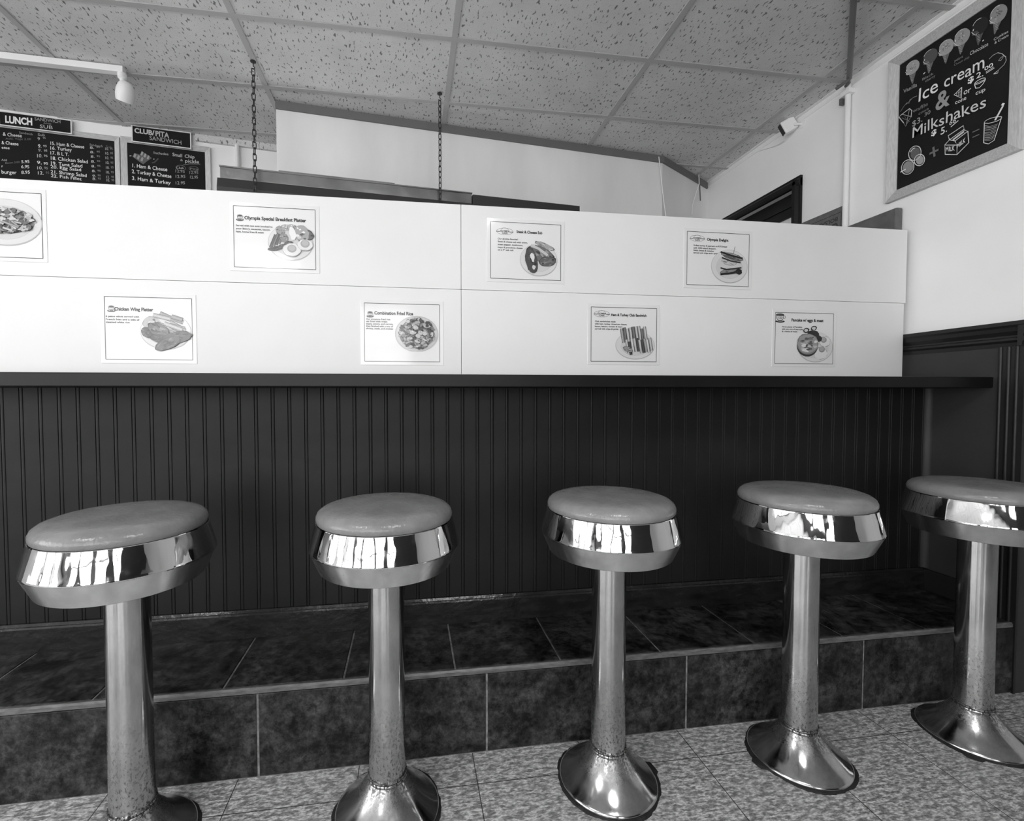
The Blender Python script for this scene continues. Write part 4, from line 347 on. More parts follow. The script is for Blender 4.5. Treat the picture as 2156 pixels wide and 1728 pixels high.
# shaft wall over the cooker hood
S0 = Vector((-.691, 2.654, 0)); S1 = Vector((1.653, 2.905, 0)); S2 = Vector((2.183, 3.217, 0))
w = MB(); low = .9
for a, b in ((S0, S1), (S1, S2)):
    u = (b - a).normalized(); nn = Vector((u.y, -u.x, 0)); w.obox(a, u, nn, (0, 0, 1), 0, (b - a).length, -.09, 0, low, H)
struct(w, 'wall_shaft', M['wall_old'])
w = MB()
for a, b in ((S0, S1), (S1, S2)):
    u = (b - a).normalized(); nn = Vector((u.y, -u.x, 0)); w.obox(a, u, nn, (0, 0, 1), -.002, (b - a).length + .004, 0, .012, H - .042, H - .001)
struct(w, 'trim_3', M['soffit'])
# chair rail and wainscot of the right wall, returning round its end
RPROF = [(0, 1.352), (.034, 1.352), (.036, 1.338), (.030, 1.330), (.026, 1.316), (.016, 1.302), (.016, 1.296), (.022, 1.292), (.022, 1.284), (.014, 1.276), (.012, 1.262), (0, 1.262)]
rail = MB().prism([(-p, q) for p, q in RPROF], (WX, 0, 0), (1, 0, 0), (0, 0, 1), (0, 1, 0), 1.38 - .034, 3.0)
rail.prism([(-p, q) for p, q in RPROF], (0, 1.38, 0), (0, 1, 0), (0, 0, 1), (1, 0, 0), WX - .034, XR)
struct(rail, 'trim_4', M['trimdark'])
wc = MB(); wc.box(WX - .010, WX, 1.38, 2.40, 0, 1.264); wc.box(WX - .01, XR, 1.37, 1.38, 0, 1.264)
struct(wc, 'trim_5', M['wain'])
cb = MB(); cb.box(WX - .018, WX - .009, 1.368, 1.440, 0, 1.262)
for yy in (1.388, 1.412, 1.436): cb.prism([(.006 * math.cos(t), .006 * math.sin(t)) for t in [i * math.pi / 4 for i in range(8)]], (WX - .018, yy, 0), (1, 0, 0), (0, 1, 0), (0, 0, 1), 0, 1.262)
struct(cb, 'trim_6', M['trimdark'], smooth=50)
struct(MB().box(WX - .024, WX - .009, 1.44, 1.68, .26, .35), 'baseboard_right', M['trimdark'], bevel=.004)
# door in the right wall, behind the counter
d = MB()
cas = [(0, 0), (.018, 0), (.026, .012), (.026, .030), (.014, .044), (.014, .055), (0, .055)]
d.prism([(-p, -q) for p, q in cas], (WX, DY0, 0), (1, 0, 0), (0, 1, 0), (0, 0, 1), 0, DZ + .04)
d.prism([(-p, q) for p, q in cas], (WX, 0, DZ), (1, 0, 0), (0, 0, 1), (0, 1, 0), DY0 - .055, DY1)
door = struct(d, 'door_1', M['doorwood'])
dl = MB(); dl.box(WX + .035, WX + .07, DY0, DY1, 0, 2.125 - .0); 
dl = MB(); dl.box(WX + .035, WX + .07, DY0, DY0 + .04, 0, DZ); dl.box(WX + .035, WX + .07, DY1 - .06, DY1, 0, DZ); dl.box(WX + .035, WX + .07, DY0 + .04, DY1 - .06, 2.13, DZ); dl.box(WX + .035, WX + .07, DY0 + .04, DY1 - .06, 0, .95); dl.box(WX + .027, WX + .035, DY0, DY1, 2.185, 2.200)
dl.build('door_leaf', M['doorwood'], door)
MB().box(WX + .045, WX + .055, DY0 + .04, DY1 - .06, .95, 2.13).build('door_pane', M['frosted'], door)
MB().box(WX + .07, WX + .12, DY0, DY1, 0, DZ).build('door_backing', M['black'], door)
# wall behind the camera with the shopfront panes (daylight comes in here)
w = MB(); xs = [XL]
for a, b in WIN: xs += [a, b]
xs.append(XR)
w.box(XL, XR, YR - .1, YR, 0, WZ[0]); w.box(XL, XR, YR - .1, YR, WZ[1], H)
for i in range(0, len(xs), 2): w.box(xs[i], xs[i + 1], YR - .1, YR, WZ[0], WZ[1])
struct(w, 'wall_rear', M['wall_dark'])
for k, (a, b) in enumerate(WIN):
    f = MB(); t = .035
    f.box(a, a + t, YR - .07, YR + .015, *WZ); f.box(b - t, b, YR - .07, YR + .015, *WZ); f.box(a, b, YR - .07, YR + .015, WZ[0], WZ[0] + t); f.box(a, b, YR - .07, YR + .015, WZ[1] - t, WZ[1])
    f.box(a, b, YR - .05, YR, 1.78, 1.81); f.box((a + b) / 2 - .015, (a + b) / 2 + .015, YR - .05, YR, *WZ)
    struct(f, 'window_%d' % (k + 1), M['dark_frame'])

# ================================================================ counter and footrest
cnt = tag(empty('counter', (0, 1.68, 0)), 'long black-topped counter with dark grey beadboard front behind the stools', 'counter')
def kid(mb, name, m, par, **kw):
    """mesh written in world coordinates, parented under a thing standing at its own base"""
    o = mb.build(name, m, par, **kw)
    o.matrix_parent_inverse = Matrix.Identity(4); o.location = -Vector(par.location) if par.rotation_euler.z == 0 else o.location
    return o
XC = -3.6
kid(MB().box(XC, WX - .002, 1.4616, 2.12, 1.114, 1.154), 'countertop', M['black_counter'], cnt, bevel=.003)
YW = 1.6816; P0 = .0545
prof = []; x = -.79 - P0 * 52; gd = .0022
while x < WX - .02:
    if x > XC: prof += [(x - .0065, 0), (x - .005, gd), (x - .0035, .0002), (x, -.0004), (x + .0035, .0002), (x + .005, gd), (x + .0065, 0)]
    x += P0
bp = MB(); pts = [(XC, 0)] + prof + [(WX - .011, 0)]; n0 = len(pts)
bp.add([(p, YW + q, z) for z in (.26, 1.114) for p, q in pts], [(i, i + 1, i + 1 + n0, i + n0) for i in range(n0 - 1)])
bp.box(XC, WX - .011, YW + .006, 2.0, .0, 1.112)
kid(bp, 'beadboard_front', M['bead'], cnt)
bb = MB().prism([(0, 0), (-.016, 0), (-.016, .078), (-.013, .083), (-.013, .086), (-.008, .0935), (0, .0945)], (0, YW - .0005, .2602), (0, 1, 0), (0, 0, 1), (1, 0, 0), XC, WX - .024)
kid(bb, 'baseboard_strip', M['basecap'], cnt, smooth=30)
qr = MB().prism([(0, 0), (-.020, 0), (-.019, -.007), (-.014, -.014), (-.007, -.019), (0, -.020)], (WX - .0105, YW, 0), (1, 0, 0), (0, 1, 0), (0, 0, 1), .355, 1.114)
kid(qr, 'corner_bead', M['wain'], cnt, smooth=50)
foot = tag(empty('footrest_step', (0, 1.373, 0)), 'raised slate-tiled footrest step running under the counter', 'step')
TR = [-.862, -.527, -.196, .133, .464, .799, 1.136]; TR = [TR[0] - .333 * k for k in range(8, 0, -1)] + TR + [1.472, 1.808]
RS = [-.432 - .6575 * k for k in range(4, 0, -1)] + [-.432, .228, .885, 1.544]
D0, HS = 1.373, .26
XE = WX - .012
kid(MB().box(XC, XE, D0 + .0025, YW + .0055, 0, HS - .019).box(XC, XE, D0 + .012, YW + .0055, HS - .019, HS - .0025), 'step_core', M['grout'], foot)
t = MB(); xs = [XC] + [x for x in TR if x > XC + .05] + [XE]
for a, b in zip(xs, xs[1:]): t.box(a + .0025, b - .0025, D0 + .0135, YW - .004, HS - .009, HS)
kid(t, 'tread_tiles', M['tile'], foot, bevel=.0025)
t = MB(); xs = [XC] + [x for x in RS if x > XC + .05] + [XE]
for a, b in zip(xs, xs[1:]): t.box(a + .003, b - .003, D0, D0 + .010, .003, HS - .018)
kid(t, 'riser_tiles', M['tile'], foot, bevel=.002)
kid(MB().prism([(0, HS - .0165), (0, HS - .006), (.004, HS - .001), (.009, HS - .001), (.009, HS - .0165)], (0, D0 + .0015, 0), (0, 1, 0), (0, 0, 1), (1, 0, 0), XC, XE), 'edge_strip', M['edge'], foot)

# ================================================================ stools
def make_stool():
    r = empty('bar_stool')
    # vinyl cushion
    c = [(.1695, .774), (.1715, .780), (.1712, .787), (.167, .796), (.158, .803), (.142, .8085), (.11, .8125), (.06, .8145), (.012, .815)]
    MB().lathe([(.150, .772)] + c, 96).build('seat_cushion', M['cushion'], r, smooth=60)
    ring = [(.150, .7715), (.1660, .7715), (.1715, .7735), (.1728, .7722), (.1735, .7690), (.1880, .7140), (.1893, .7105), (.1893, .7085), (.1884, .7068), (.150, .7068)]
    apron = [(.150, .7064), (.1878, .7064), (.1668, .6585), (.1655, .6560), (.1640, .6550), (.155, .6555), (.150, .6600), (.03, .6600)]
    MB().lathe(apron, 128).build('lower_apron', M['apron'], r, smooth=25)
    MB().lathe(ring, 128).build('chrome_band', M['chrome'], r, smooth=25)
    MB().lathe([(.046, .6600), (.046, .4), (.0462, .25), (.0468, .112), (.0472, .098)], 72).build('pedestal_post', M['post'], r, smooth=40)
    MB().lathe([(.047, .092), (.0505, .093), (.0515, .0965), (.0505, .100), (.0485, .1015), (.0505, .1035), (.0500, .107), (.0470, .108)], 72).build('collar_ring', M['flange'], r, smooth=50)
    MB().lathe([(.0475, .1000), (.0497, .1003), (.0497, .1028), (.0475, .1030)], 72).build('collar_groove', M['sealant'], r, smooth=40)
    fl = [(.0475, .096), (.050, .092), (.055, .085), (.064, .072), (.078, .055), (.094, .039), (.110, .026), (.122, .0175), (.1300, .0125), (.1335, .0095), (.1345, .006), (.1335, .002), (.10, .001)]
    MB().lathe(fl, 96).build('base_flange', M['flange'], r, smooth=35)
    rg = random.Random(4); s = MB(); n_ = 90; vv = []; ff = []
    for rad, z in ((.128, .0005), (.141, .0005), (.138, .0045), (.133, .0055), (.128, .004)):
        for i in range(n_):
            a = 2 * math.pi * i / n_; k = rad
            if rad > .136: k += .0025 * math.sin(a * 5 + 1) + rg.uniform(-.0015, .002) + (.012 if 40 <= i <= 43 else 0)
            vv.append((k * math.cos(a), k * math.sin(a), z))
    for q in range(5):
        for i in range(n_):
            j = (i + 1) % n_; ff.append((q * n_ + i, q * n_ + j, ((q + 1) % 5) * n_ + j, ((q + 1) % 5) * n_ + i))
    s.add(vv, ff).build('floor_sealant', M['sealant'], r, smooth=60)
    return r
def copy_tree(o, parent=None):
    c = o.copy(); COL.objects.link(c)
    if parent: c.parent = parent
    for ch in list(o.children): copy_tree(ch, c)
    return c
SD = [(.0035, -.0171), (-.0019, -.0079), (-.0003, .0), (-.0075, -.002), (.0063, -.002)]
SL = ['round grey vinyl stool on chrome post, leftmost of the row, seat largest in view',
      'round grey vinyl stool second from the left, in front of the fried rice card',
      'round grey vinyl stool in the middle of the row with rust-speckled base flange',
      'round grey vinyl stool fourth from the left, its base wholly in view',
      'round grey vinyl stool nearest the right wall, cut by the edge of the photo']
proto = make_stool()
for i, (dx, dy) in enumerate(SD):
    o = proto if i == 0 else copy_tree(proto)
    o.location = (-.6721 + .6116 * i + dx, 1.2256 + dy, 0); o.rotation_euler = (0, 0, [.3, 1.9, 3.5, .35, .9][i])
    tag(o, SL[i], 'stool', 'stools along the counter')

# ================================================================ white boards on the counter
YP = 1.77; SEAM = .197; ZT, ZS, ZB = 1.8057, 1.4884, 1.1542
for (x0, x1, z0, z1, lab) in ((-2.25, SEAM - .0008, ZS + .0006, ZT, 'white board of the upper row left of the seam, chains behind it'),
                              (SEAM + .0008, 2.156, ZS + .0006, ZT, 'white board of the upper row right of the seam, holding the steak and cheese card'),
                              (-2.25, SEAM - .0008, ZB, ZS - .0006, 'white board of the lower row left of the seam, standing on the counter'),
                              (SEAM + .0008, 2.148, ZB, ZS - .0006, 'white board of the lower row right of the seam, reaching the right wall')):
    o = MB().box(x0, x1, YP, YP + .012, z0, z1).build('white_board', M['board'], bevel=.001); tag(o, lab, 'board', 'white boards along the counter')
MB().box(SEAM - .02, SEAM + .02, YP + .0125, YP + .022, ZB, ZT - .01).box(-2.2, SEAM - .021, YP + .0125, YP + .022, ZS - .02, ZS + .02).box(SEAM + .021, 2.14, YP + .0125, YP + .022, ZS - .02, ZS + .02).build('seam_light_block', M['black'], o)  # added black strips behind the seams, to stop light leaking through

# ================================================================ menu cards
CW, CHH = .304, .240
def card(x0, z0, title, lines, logo, art, label, trng, bx=.07, fs=1.0, th=.05, tbase=.755, tx=.17):
    o = tag(empty('menu_card', (x0 + CW / 2, YP, z0)), label, 'menu card', 'laminated menu cards on the white boards')
    fl = Flat((-CW / 2, -.0016, 0), (1, 0, 0)); fl.k = 0
    MB().box(-CW / 2, CW / 2, -.0016, -.0001, 0, CHH).build('laminated_sheet', M['card'], o, bevel=.0006)
    A = lambda a, b: (a * CW, b * CHH)
    b = MB(); q = [A(.045, .055), A(.955, .055), A(.955, .945), A(.045, .945)]
    for i in range(4): fl.stroke(b, [q[i], q[(i + 1) % 4]], .0019, .18)
    b.build('printed_border', M['print'], o)
    l = MB(); rg = random.Random(title)
    if logo == 'cup':
        fl.poly(l, [A(*p) for p in ell(.115, .745, .043, .020, 0, 20)], .25); fl.poly(l, [A(*p) for p in ell(.115, .752, .03, .010)], .9)
        fl.poly(l, [A(.083, .80), A(.147, .80), A(.143, .765), A(.13, .743), A(.10, .743), A(.087, .765)], .35); fl.poly(l, [A(*p) for p in ell(.115, .805, .033, .017)], .7); fl.poly(l, [A(*p) for p in ell(.115, .805, .026, .012)], .15)
        fl.poly(l, [A(.089, .785), A(.141, .785), A(.137, .762), A(.093, .762)], .92)
        write(l, fl, 'OLYMPIA', *A(.091, .775), *A(.139, .775), .0022, .25); write(l, fl, 'CAFE', *A(.100, .763), *A(.130, .763), .0022, .25)
        fl.stroke(l, [A(*p) for p in ell(.152, .78, .012, .018, 0, 8, -90, 90)], .0008, .4)
    elif logo == 'cup2':
        fl.poly(l, [A(*p) for p in ell(.115, .79, .075, .022)], .12); fl.poly(l, [A(*p) for p in ell(.115, .80, .05, .012)], .8)
        fl.poly(l, [A(.055, .90), A(.175, .90), A(.168, .84), A(.145, .80), A(.085, .80), A(.062, .84)], .12); fl.poly(l, [A(.063, .885), A(.167, .885), A(.162, .845), A(.14, .812), A(.09, .812), A(.068, .845)], .9)
        fl.poly(l, [A(*p) for p in ell(.115, .905, .062, .022)], .15); fl.poly(l, [A(*p) for p in ell(.115, .905, .052, .014)], .3)
        write(l, fl, 'OLYMPIA', *A(.07, .855), *A(.16, .855), .0045, .2, bold=.02); write(l, fl, 'CAFE', *A(.085, .83), *A(.145, .83), .0045, .2, bold=.02)
        fl.stroke(l, [A(*p) for p in ell(.178, .865, .02, .025, 0, 8, -90, 90)], .0016, .3)
    else:
        cx, cy = (.225, .80) if logo == 'oval' else (.19, .835)
        for e in ((0, 0, .105, .052), (0, .012, .05, .042)): fl.stroke(l, [A(cx + p[0], cy + p[1]) for p in ell(*e, 0, 28)], .0009, .3)
        fl.stroke(l, [A(cx - .11, cy - .004), A(cx - .06, cy - .006)], .0022, .1); fl.stroke(l, [A(cx + .06, cy - .006), A(cx + .11, cy - .004)], .0022, .1)
        fl.poly(l, [A(cx - .062, cy + .02), A(cx + .062, cy + .02), A(cx + .062, cy - .012), A(cx + .03, cy - .04), A(cx - .03, cy - .04), A(cx - .062, cy - .012)], .88)
        write(l, fl, 'OLYMPIA', *A(cx - .06, cy - .008), *A(cx + .06, cy - .008), .0062, .05, bold=.03); write(l, fl, 'CAFE', *A(cx - .035, cy - .04), *A(cx + .035, cy - .04), .0062, .05, bold=.03)
    l.build('printed_logo', M['print'], o)
    t = MB(); write(t, fl, title, *A(tx, tbase), *A(trng, tbase), th * CHH, .10, bold=.035)
    for (s_, a0, b0, a1) in lines: write(t, fl, s_, *A(a0, b0), *A(a1, b0), .026 * CHH * fs, .22, bold=.02)
    t.build('printed_lettering', M['print'], o)
    p = MB(); art(p, fl, A, rg); p.build('printed_picture', M['print'], o)
    return o
def plate(p, fl, A, cx, cy, rx, ry, rg, rim=.78):
    fl.poly(p, [A(*q) for q in ell(cx, cy, rx, ry, 0, 40)], .74); fl.poly(p, [A(*q) for q in ell(cx, cy + .006, rx * .975, ry * .965, 0, 40)], .885)
    fl.stroke(p, [A(*q) for q in ell(cx, cy, rx * .74, ry * .72, 0, 30, 180, 370)], .0008, .72)
    fl.poly(p, [A(*q) for q in ell(cx, cy, rx * .72, ry * .72, 0, 40)], .84)
def lump(p, fl, A, rg, cx, cy, rx, ry, rot, sh, n=10, edge=.45):
    fl.poly(p, [A(*q) for q in blob(rg, cx, cy, rx * 1.06, ry * 1.06, rot, .08, 18)], sh * edge)
    fl.poly(p, [A(*q) for q in blob(rg, cx, cy, rx, ry, rot, .08, 18)], sh)
    for _ in range(n):
        a = rg.uniform(0, 6.28); r = rg.uniform(0, .75) ** .7; c, s_ = math.cos(R(rot)), math.sin(R(rot)); X, Y = rx * r * math.cos(a), ry * r * math.sin(a)
        fl.poly(p, [A(*q) for q in blob(rg, cx + X * c - Y * s_, cy + X * s_ + Y * c, rx * rg.uniform(.08, .28), ry * rg.uniform(.06, .2), rot + rg.uniform(-25, 25), .3, 8)], min(.95, sh * rg.choice([.55, .7, 1.25, 1.45])))
def stick(p, fl, A, x0, y0, x1, y1, w, sh):
    for ww, s_ in ((w * 1.35, sh * .55), (w, sh), (w * .25, min(1, sh * 1.2))): fl.stroke(p, [A(x0, y0), A(x1, y1)], ww * CW, s_)
def art_wings(p, fl, A, rg):
    plate(p, fl, A, .675, .465, .27, .265, rg)
    lump(p, fl, A, rg, .53, .57, .09, .10, 20, .72, 8, .8)
    for k in range(17):
        a = rg.uniform(-42, -18); x, y = rg.uniform(.60, .82), rg.uniform(.48, .69); L = rg.uniform(.06, .11)
        stick(p, fl, A, x - L * math.cos(R(a)), y - L * math.sin(R(a)) * .9, x + L * math.cos(R(a)), y + L * math.sin(R(a)) * .9, .036, rg.uniform(.50, .68))
    for (x, y, a, b, r, s_) in ((.50, .44, .085, .07, -40, .30), (.60, .49, .12, .08, -35, .38), (.62, .36, .10, .06, -10, .28), (.80, .38, .15, .08, 15, .30), (.70, .29, .15, .07, 32, .34)): lump(p, fl, A, rg, x, y, a, b, r, s_, 22)
def art_breakfast(p, fl, A, rg):
    plate(p, fl, A, .675, .44, .255, .265, rg)
    for k in range(4): stick(p, fl, A, .45 + k * .03, .36 + k * .02, .51 + k * .03, .55 + k * .02, .028, .34 + .1 * (k % 2))
    for (x, y, a, b, r, s_) in ((.56, .62, .05, .06, 20, .62), (.62, .66, .05, .045, 0, .66), (.60, .51, .045, .07, 10, .55), (.69, .67, .05, .04, -10, .7), (.50, .345, .08, .03, 12, .30), (.60, .385, .07, .03, 15, .36), (.655, .43, .05, .03, 20, .4)): lump(p, fl, A, rg, x, y, a, b, r, s_, 10, .6)
    lump(p, fl, A, rg, .845, .57, .07, .10, 60, .40, 4); lump(p, fl, A, rg, .80, .58, .085, .115, 10, .66, 14, .65)
    fl.poly(p, [A(*q) for q in blob(rg, .70, .57, .035, .10, 8, .1)], .97)
    for (x, y, r) in ((.69, .33, .10), (.84, .41, .085)):
        fl.poly(p, [A(*q) for q in blob(rg, x, y, r * 1.05, r, 0, .06, 20)], .7); fl.poly(p, [A(*q) for q in blob(rg, x, y + .005, r, r * .92, 0, .06, 20)], .93); fl.poly(p, [A(*q) for q in ell(x, y + .02, .052, .058)], .66); fl.poly(p, [A(*q) for q in ell(x, y + .03, .038, .04)], .74)
def mound(p, fl, A, rg, cx, cy, rx, ry, n, lo, hi, sz=.03):
    fl.poly(p, [A(*q) for q in blob(rg, cx, cy, rx, ry, 0, .05, 26)], (lo + hi) / 2.2)
    for _ in range(n):
        a = rg.uniform(0, 6.28); r = math.sqrt(rg.uniform(0, 1)) * .97
        fl.poly(p, [A(*q) for q in blob(rg, cx + rx * r * math.cos(a), cy + ry * r * math.sin(a), sz * rg.uniform(.5, 1.2), sz * rg.uniform(.3, .8), rg.uniform(0, 180), .3, 7)], rg.choice([lo, lo * 1.6, (lo + hi) / 2, hi * .85, hi]))
def art_rice(p, fl, A, rg):
    pts = [q for q in ell(.675, .485, .265, .28, 0, 48)]; fl.poly(p, [A(x, max(y, .215)) for x, y in pts], .76); fl.poly(p, [A(x, max(y, .225)) for x, y in ell(.675, .485, .25, .265, 0, 48)], .83)
    mound(p, fl, A, rg, .675, .49, .215, .235, 330, .16, .80, .030)
    for (x, y) in ((.72, .50), (.77, .49), (.69, .45), (.62, .50), (.66, .58)): lump(p, fl, A, rg, x, y, .03, .035, 30, .78, 3, .4)
def art_sub(p, fl, A, rg):
    plate(p, fl, A, .665, .37, .245, .26, rg)
    lump(p, fl, A, rg, .74, .60, .13, .04, -25, .66, 10, .55)
    lump(p, fl, A, rg, .70, .46, .185, .11, -35, .42, 26); fl.stroke(p, [A(.56, .60), A(.66, .55), A(.78, .45)], .010, .80)
    lump(p, fl, A, rg, .78, .35, .11, .075, 12, .36, 20)
    lump(p, fl, A, rg, .57, .36, .075, .20, 8, .26, 26); fl.poly(p, [A(*q) for q in blob(rg, .58, .41, .028, .07, 12, .25, 12)], .92); fl.poly(p, [A(*q) for q in blob(rg, .60, .25, .022, .035, 5, .25, 9)], .85)
def art_delight(p, fl, A, rg):
    plate(p, fl, A, .665, .385, .27, .285, rg)
    lump(p, fl, A, rg, .66, .47, .11, .06, -10, .78, 6, .8)
    lump(p, fl, A, rg, .70, .555, .16, .055, -17, .60, 12, .5); fl.stroke(p, [A(.53, .625), A(.68, .575), A(.86, .53)], .007, .16); fl.stroke(p, [A(.55, .53), A(.68, .48), A(.83, .455)], .006, .22); lump(p, fl, A, rg, .69, .535, .12, .022, -17, .38, 14)
    lump(p, fl, A, rg, .68, .30, .155, .05, 10, .55, 12, .5); fl.stroke(p, [A(.53, .355), A(.62, .33), A(.84, .37)], .006, .18); fl.stroke(p, [A(.53, .245), A(.68, .27), A(.84, .32)], .008, .16); lump(p, fl, A, rg, .80, .30, .04, .05, 40, .16, 4)
    fl.stroke(p, [A(.715, .60), A(.74, .725)], .0016, .3)
def art_club(p, fl, A, rg):
    plate(p, fl, A, .655, .325, .275, .235, rg)
    for row, (y, x0, n_, L) in enumerate(((.50, .47, 9, .12), (.32, .54, 10, .11))):
        for k in range(n_):
            x = x0 + k * (.040 if row == 0 else .036); yy = y + rg.uniform(-.02, .03) - (.03 * row * (k < 2))
            stick(p, fl, A, x - .012, yy + L, x + .022, yy - L, .030, rg.choice([.30, .62, .72, .45, .78]))
            fl.stroke(p, [A(x + .010, yy + L * .9), A(x + .030, yy - L * .9)], .0012, .12)
    lump(p, fl, A, rg, .55, .26, .07, .04, -25, .6, 8, .5)
def art_pancake(p, fl, A, rg):
    plate(p, fl, A, .675, .35, .275, .27, rg)
    for (x, y, r) in ((.76, .24, .10), (.82, .45, .085)):
        fl.poly(p, [A(*q) for q in blob(rg, x, y, r * 1.05, r * 1.1, 0, .07, 20)], .62); fl.poly(p, [A(*q) for q in blob(rg, x, y, r, r * 1.02, 0, .07, 20)], .92)
    for (x, y) in ((.775, .31), (.80, .48)): fl.poly(p, [A(*q) for q in ell(x, y, .048, .052)], .55); fl.poly(p, [A(*q) for q in ell(x - .003, y + .008, .036, .038)], .68)
    for (x, y, a, b, r) in ((.60, .59, .055, .045, 20), (.67, .58, .06, .05, -40), (.72, .50, .055, .05, -60)): lump(p, fl, A, rg, x, y, a, b, r, .12, 6)
    for (x, y) in ((.52, .64), (.64, .68)): fl.poly(p, [A(*q) for q in blob(rg, x, y, .05, .045, 20, .1, 9)], .12); fl.poly(p, [A(*q) for q in blob(rg, x, y, .032, .028, 20, .15, 8)], .85)
    fl.poly(p, [A(*q) for q in ell(.545, .365, .165, .185)], .16); fl.poly(p, [A(*q) for q in ell(.548, .40, .165, .185)], .50); lump(p, fl, A, rg, .55, .41, .155, .17, 0, .62, 34, .8)
def art_noodle(p, fl, A, rg):
    plate(p, fl, A, .60, .53, .36, .32, rg)
    mound(p, fl, A, rg, .62, .55, .28, .17, 260, .25, .82, .035)
    for _ in range(10): stick(p, fl, A, *(lambda x, y, a: (x - .05 * math.cos(a), y - .04 * math.sin(a), x + .05 * math.cos(a), y + .04 * math.sin(a)))(rg.uniform(.45, .8), rg.uniform(.42, .62), rg.uniform(-1, 0)), .018, rg.uniform(.35, .8))
card(-.622, 1.529, 'Olympia Special Breakfast Platter', [('Served with two eggs (cooked to', .07, .650, .475), ('your liking), sausages, bacon,', .07, .605, .45), ('ham, home fries & toast', .07, .560, .375)], 'cup', art_breakfast, 'card titled Olympia Special Breakfast Platter with eggs, bacon and toast', .85, tbase=.755, tx=.165)
card(-1.041, 1.200, 'Chicken Wing Platter', [('6 piece wings served with', .055, .655, .40), ('French fries and a side of', .055, .612, .40), ('steamed white rice', .055, .572, .30)], 'cup', art_wings, 'card titled Chicken Wing Platter with wings and french fries', .545, tbase=.750, tx=.145)
card(-.176, 1.201, 'Combination Fried Rice', [('Our signature fried rice', .065, .690, .355), ('stir fried with green', .065, .655, .32), ('beans, onions, and carrots,', .065, .618, .39), ('then finished with a trio of', .065, .582, .385), ('shrimp, steak, and chicken', .065, .546, .39)], 'cup', art_rice, 'card titled Combination Fried Rice with a round plate of rice', .63, tbase=.775, tx=.165)
card(.296, 1.521, 'Steak & Cheese Sub', [('Our all-time favorite!', .135, .67, .395), ('Steak & cheese sub with onion,', .135, .625, .52), ('green pepper, mushroom,', .135, .580, .46), ('mayo & provolone cheese', .135, .535, .455), ('on a 9" sub roll', .135, .495, .335)], 'oval', art_sub, 'card titled Steak & Cheese Sub with a split sub roll', .71, tbase=.785, tx=.375, th=.042)
card(1.103, 1.523, 'Olympia Delight', [('Grilled turkey & pastrami on RYE bread', .135, .705, .625), ('with 1000 island dressing,', .135, .662, .465), ('Swiss cheese & coleslaw', .135, .622, .435), ('served with chips and a pickle', .135, .582, .505)], 'oval2', art_delight, 'card titled Olympia Delight with two stacked rye sandwich halves', .645, tbase=.805, tx=.33, th=.045)
card(.698, 1.209, 'Ham & Turkey Club Sandwich', [('Club sandwiches made', .095, .700, .38), ('with ham, turkey, American cheese,', .095, .658, .54), ('bacon, lettuce, tomato & mayo', .095, .618, .475), ('served with chips & pickle', .095, .577, .42)], 'oval2', art_club, 'card titled Ham & Turkey Club Sandwich with sliced club wedges', .81, tbase=.805, tx=.315, th=.042)
card(1.507, 1.207, 'Pancake w/ eggs & meat', [('Three pieces of Pancakes', .145, .685, .46), ('with two eggs of your style', .145, .645, .47), ('& a choice of meats', .145, .605, .385)], 'cup2', art_pancake, 'card titled Pancake w/ eggs & meat, lowest right card', .79, tbase=.795, tx=.29, th=.052)
card(-1.500, 1.534, ' ', [], 'cup', art_noodle, 'card cut off by the left edge, a plate of stir-fried food', .6)

# ================================================================ chalkboards
def framed_board(name, fl, w, h, fw, depth, label, cat, group=None, inner=.010, mh=None, mv=None):
    """fl: origin at lower left of the outer frame, on the wall face"""
    o = tag(empty(name, fl.o), label, cat, group); z = Vector((0, 0, 0)); L = Flat((0, 0, 0), fl.u, fl.v)
    MB().obox(z, L.u, L.v, L.n, fw * .8, w - fw * .8, fw * .8, h - fw * .8, .001, inner).build('slate_panel', M['chalk'], o)
    # four mitred mouldings
    pr = [(0, 0), (0, depth), (fw * .15, depth), (fw, depth * .62), (fw, 0)]
    cs = [(0, 0), (w, 0), (w, h), (0, h)]
    for i, nm in enumerate(('bottom_rail', 'right_stile', 'top_rail', 'left_stile')):
        a = Vector(cs[i]); b = Vector(cs[(i + 1) % 4]); t = (b - a).normalized(); inn = Vector((-t.y, t.x)); v = []
        for (e, sgn) in ((a, 1), (b, -1)):
            for p, q in pr:
                c = e + inn * p + t * sgn * p; v.append(L.P(c.x, c.y, q))
        k = len(pr); fs = [(j, (j + 1) % k, (j + 1) % k + k, j + k) for j in range(k)] + [tuple(reversed(range(k))), tuple(range(k, 2 * k))]
        MB().add(v, fs).build(nm, M['framewood'] if i % 2 == 0 else M['framewood_v'], o)
    return o, L
def marks(o, L, off, du, dv, texts, polys=(), fills=(), jit=.04, bolds={}, skew=0, seed=1, name='chalk_lettering'):
    F = Flat(L.n * off, L.u, L.v); F.o = L.n * off - L.u * du - L.v * dv; F.k = 0
    rg = random.Random(seed); m = MB()
    for sh, pts in [(f[1], f[2]) for f in fills]: F.poly(m, pts, sh)
    for w, sh, pts in polys: F.stroke(m, pts, w, sh)
    if fills or polys: m.build('chalk_drawings', M['chalkmark'], o); m = MB()
    for (t, a0, b0, a1, b1, h, sh) in texts: write(m, F, t, a0, b0, a1, b1, h, sh, bold=bolds.get(t, .008), jit=jit, skew=skew, rng=rg)
    m.build(name, M['chalkmark'], o)
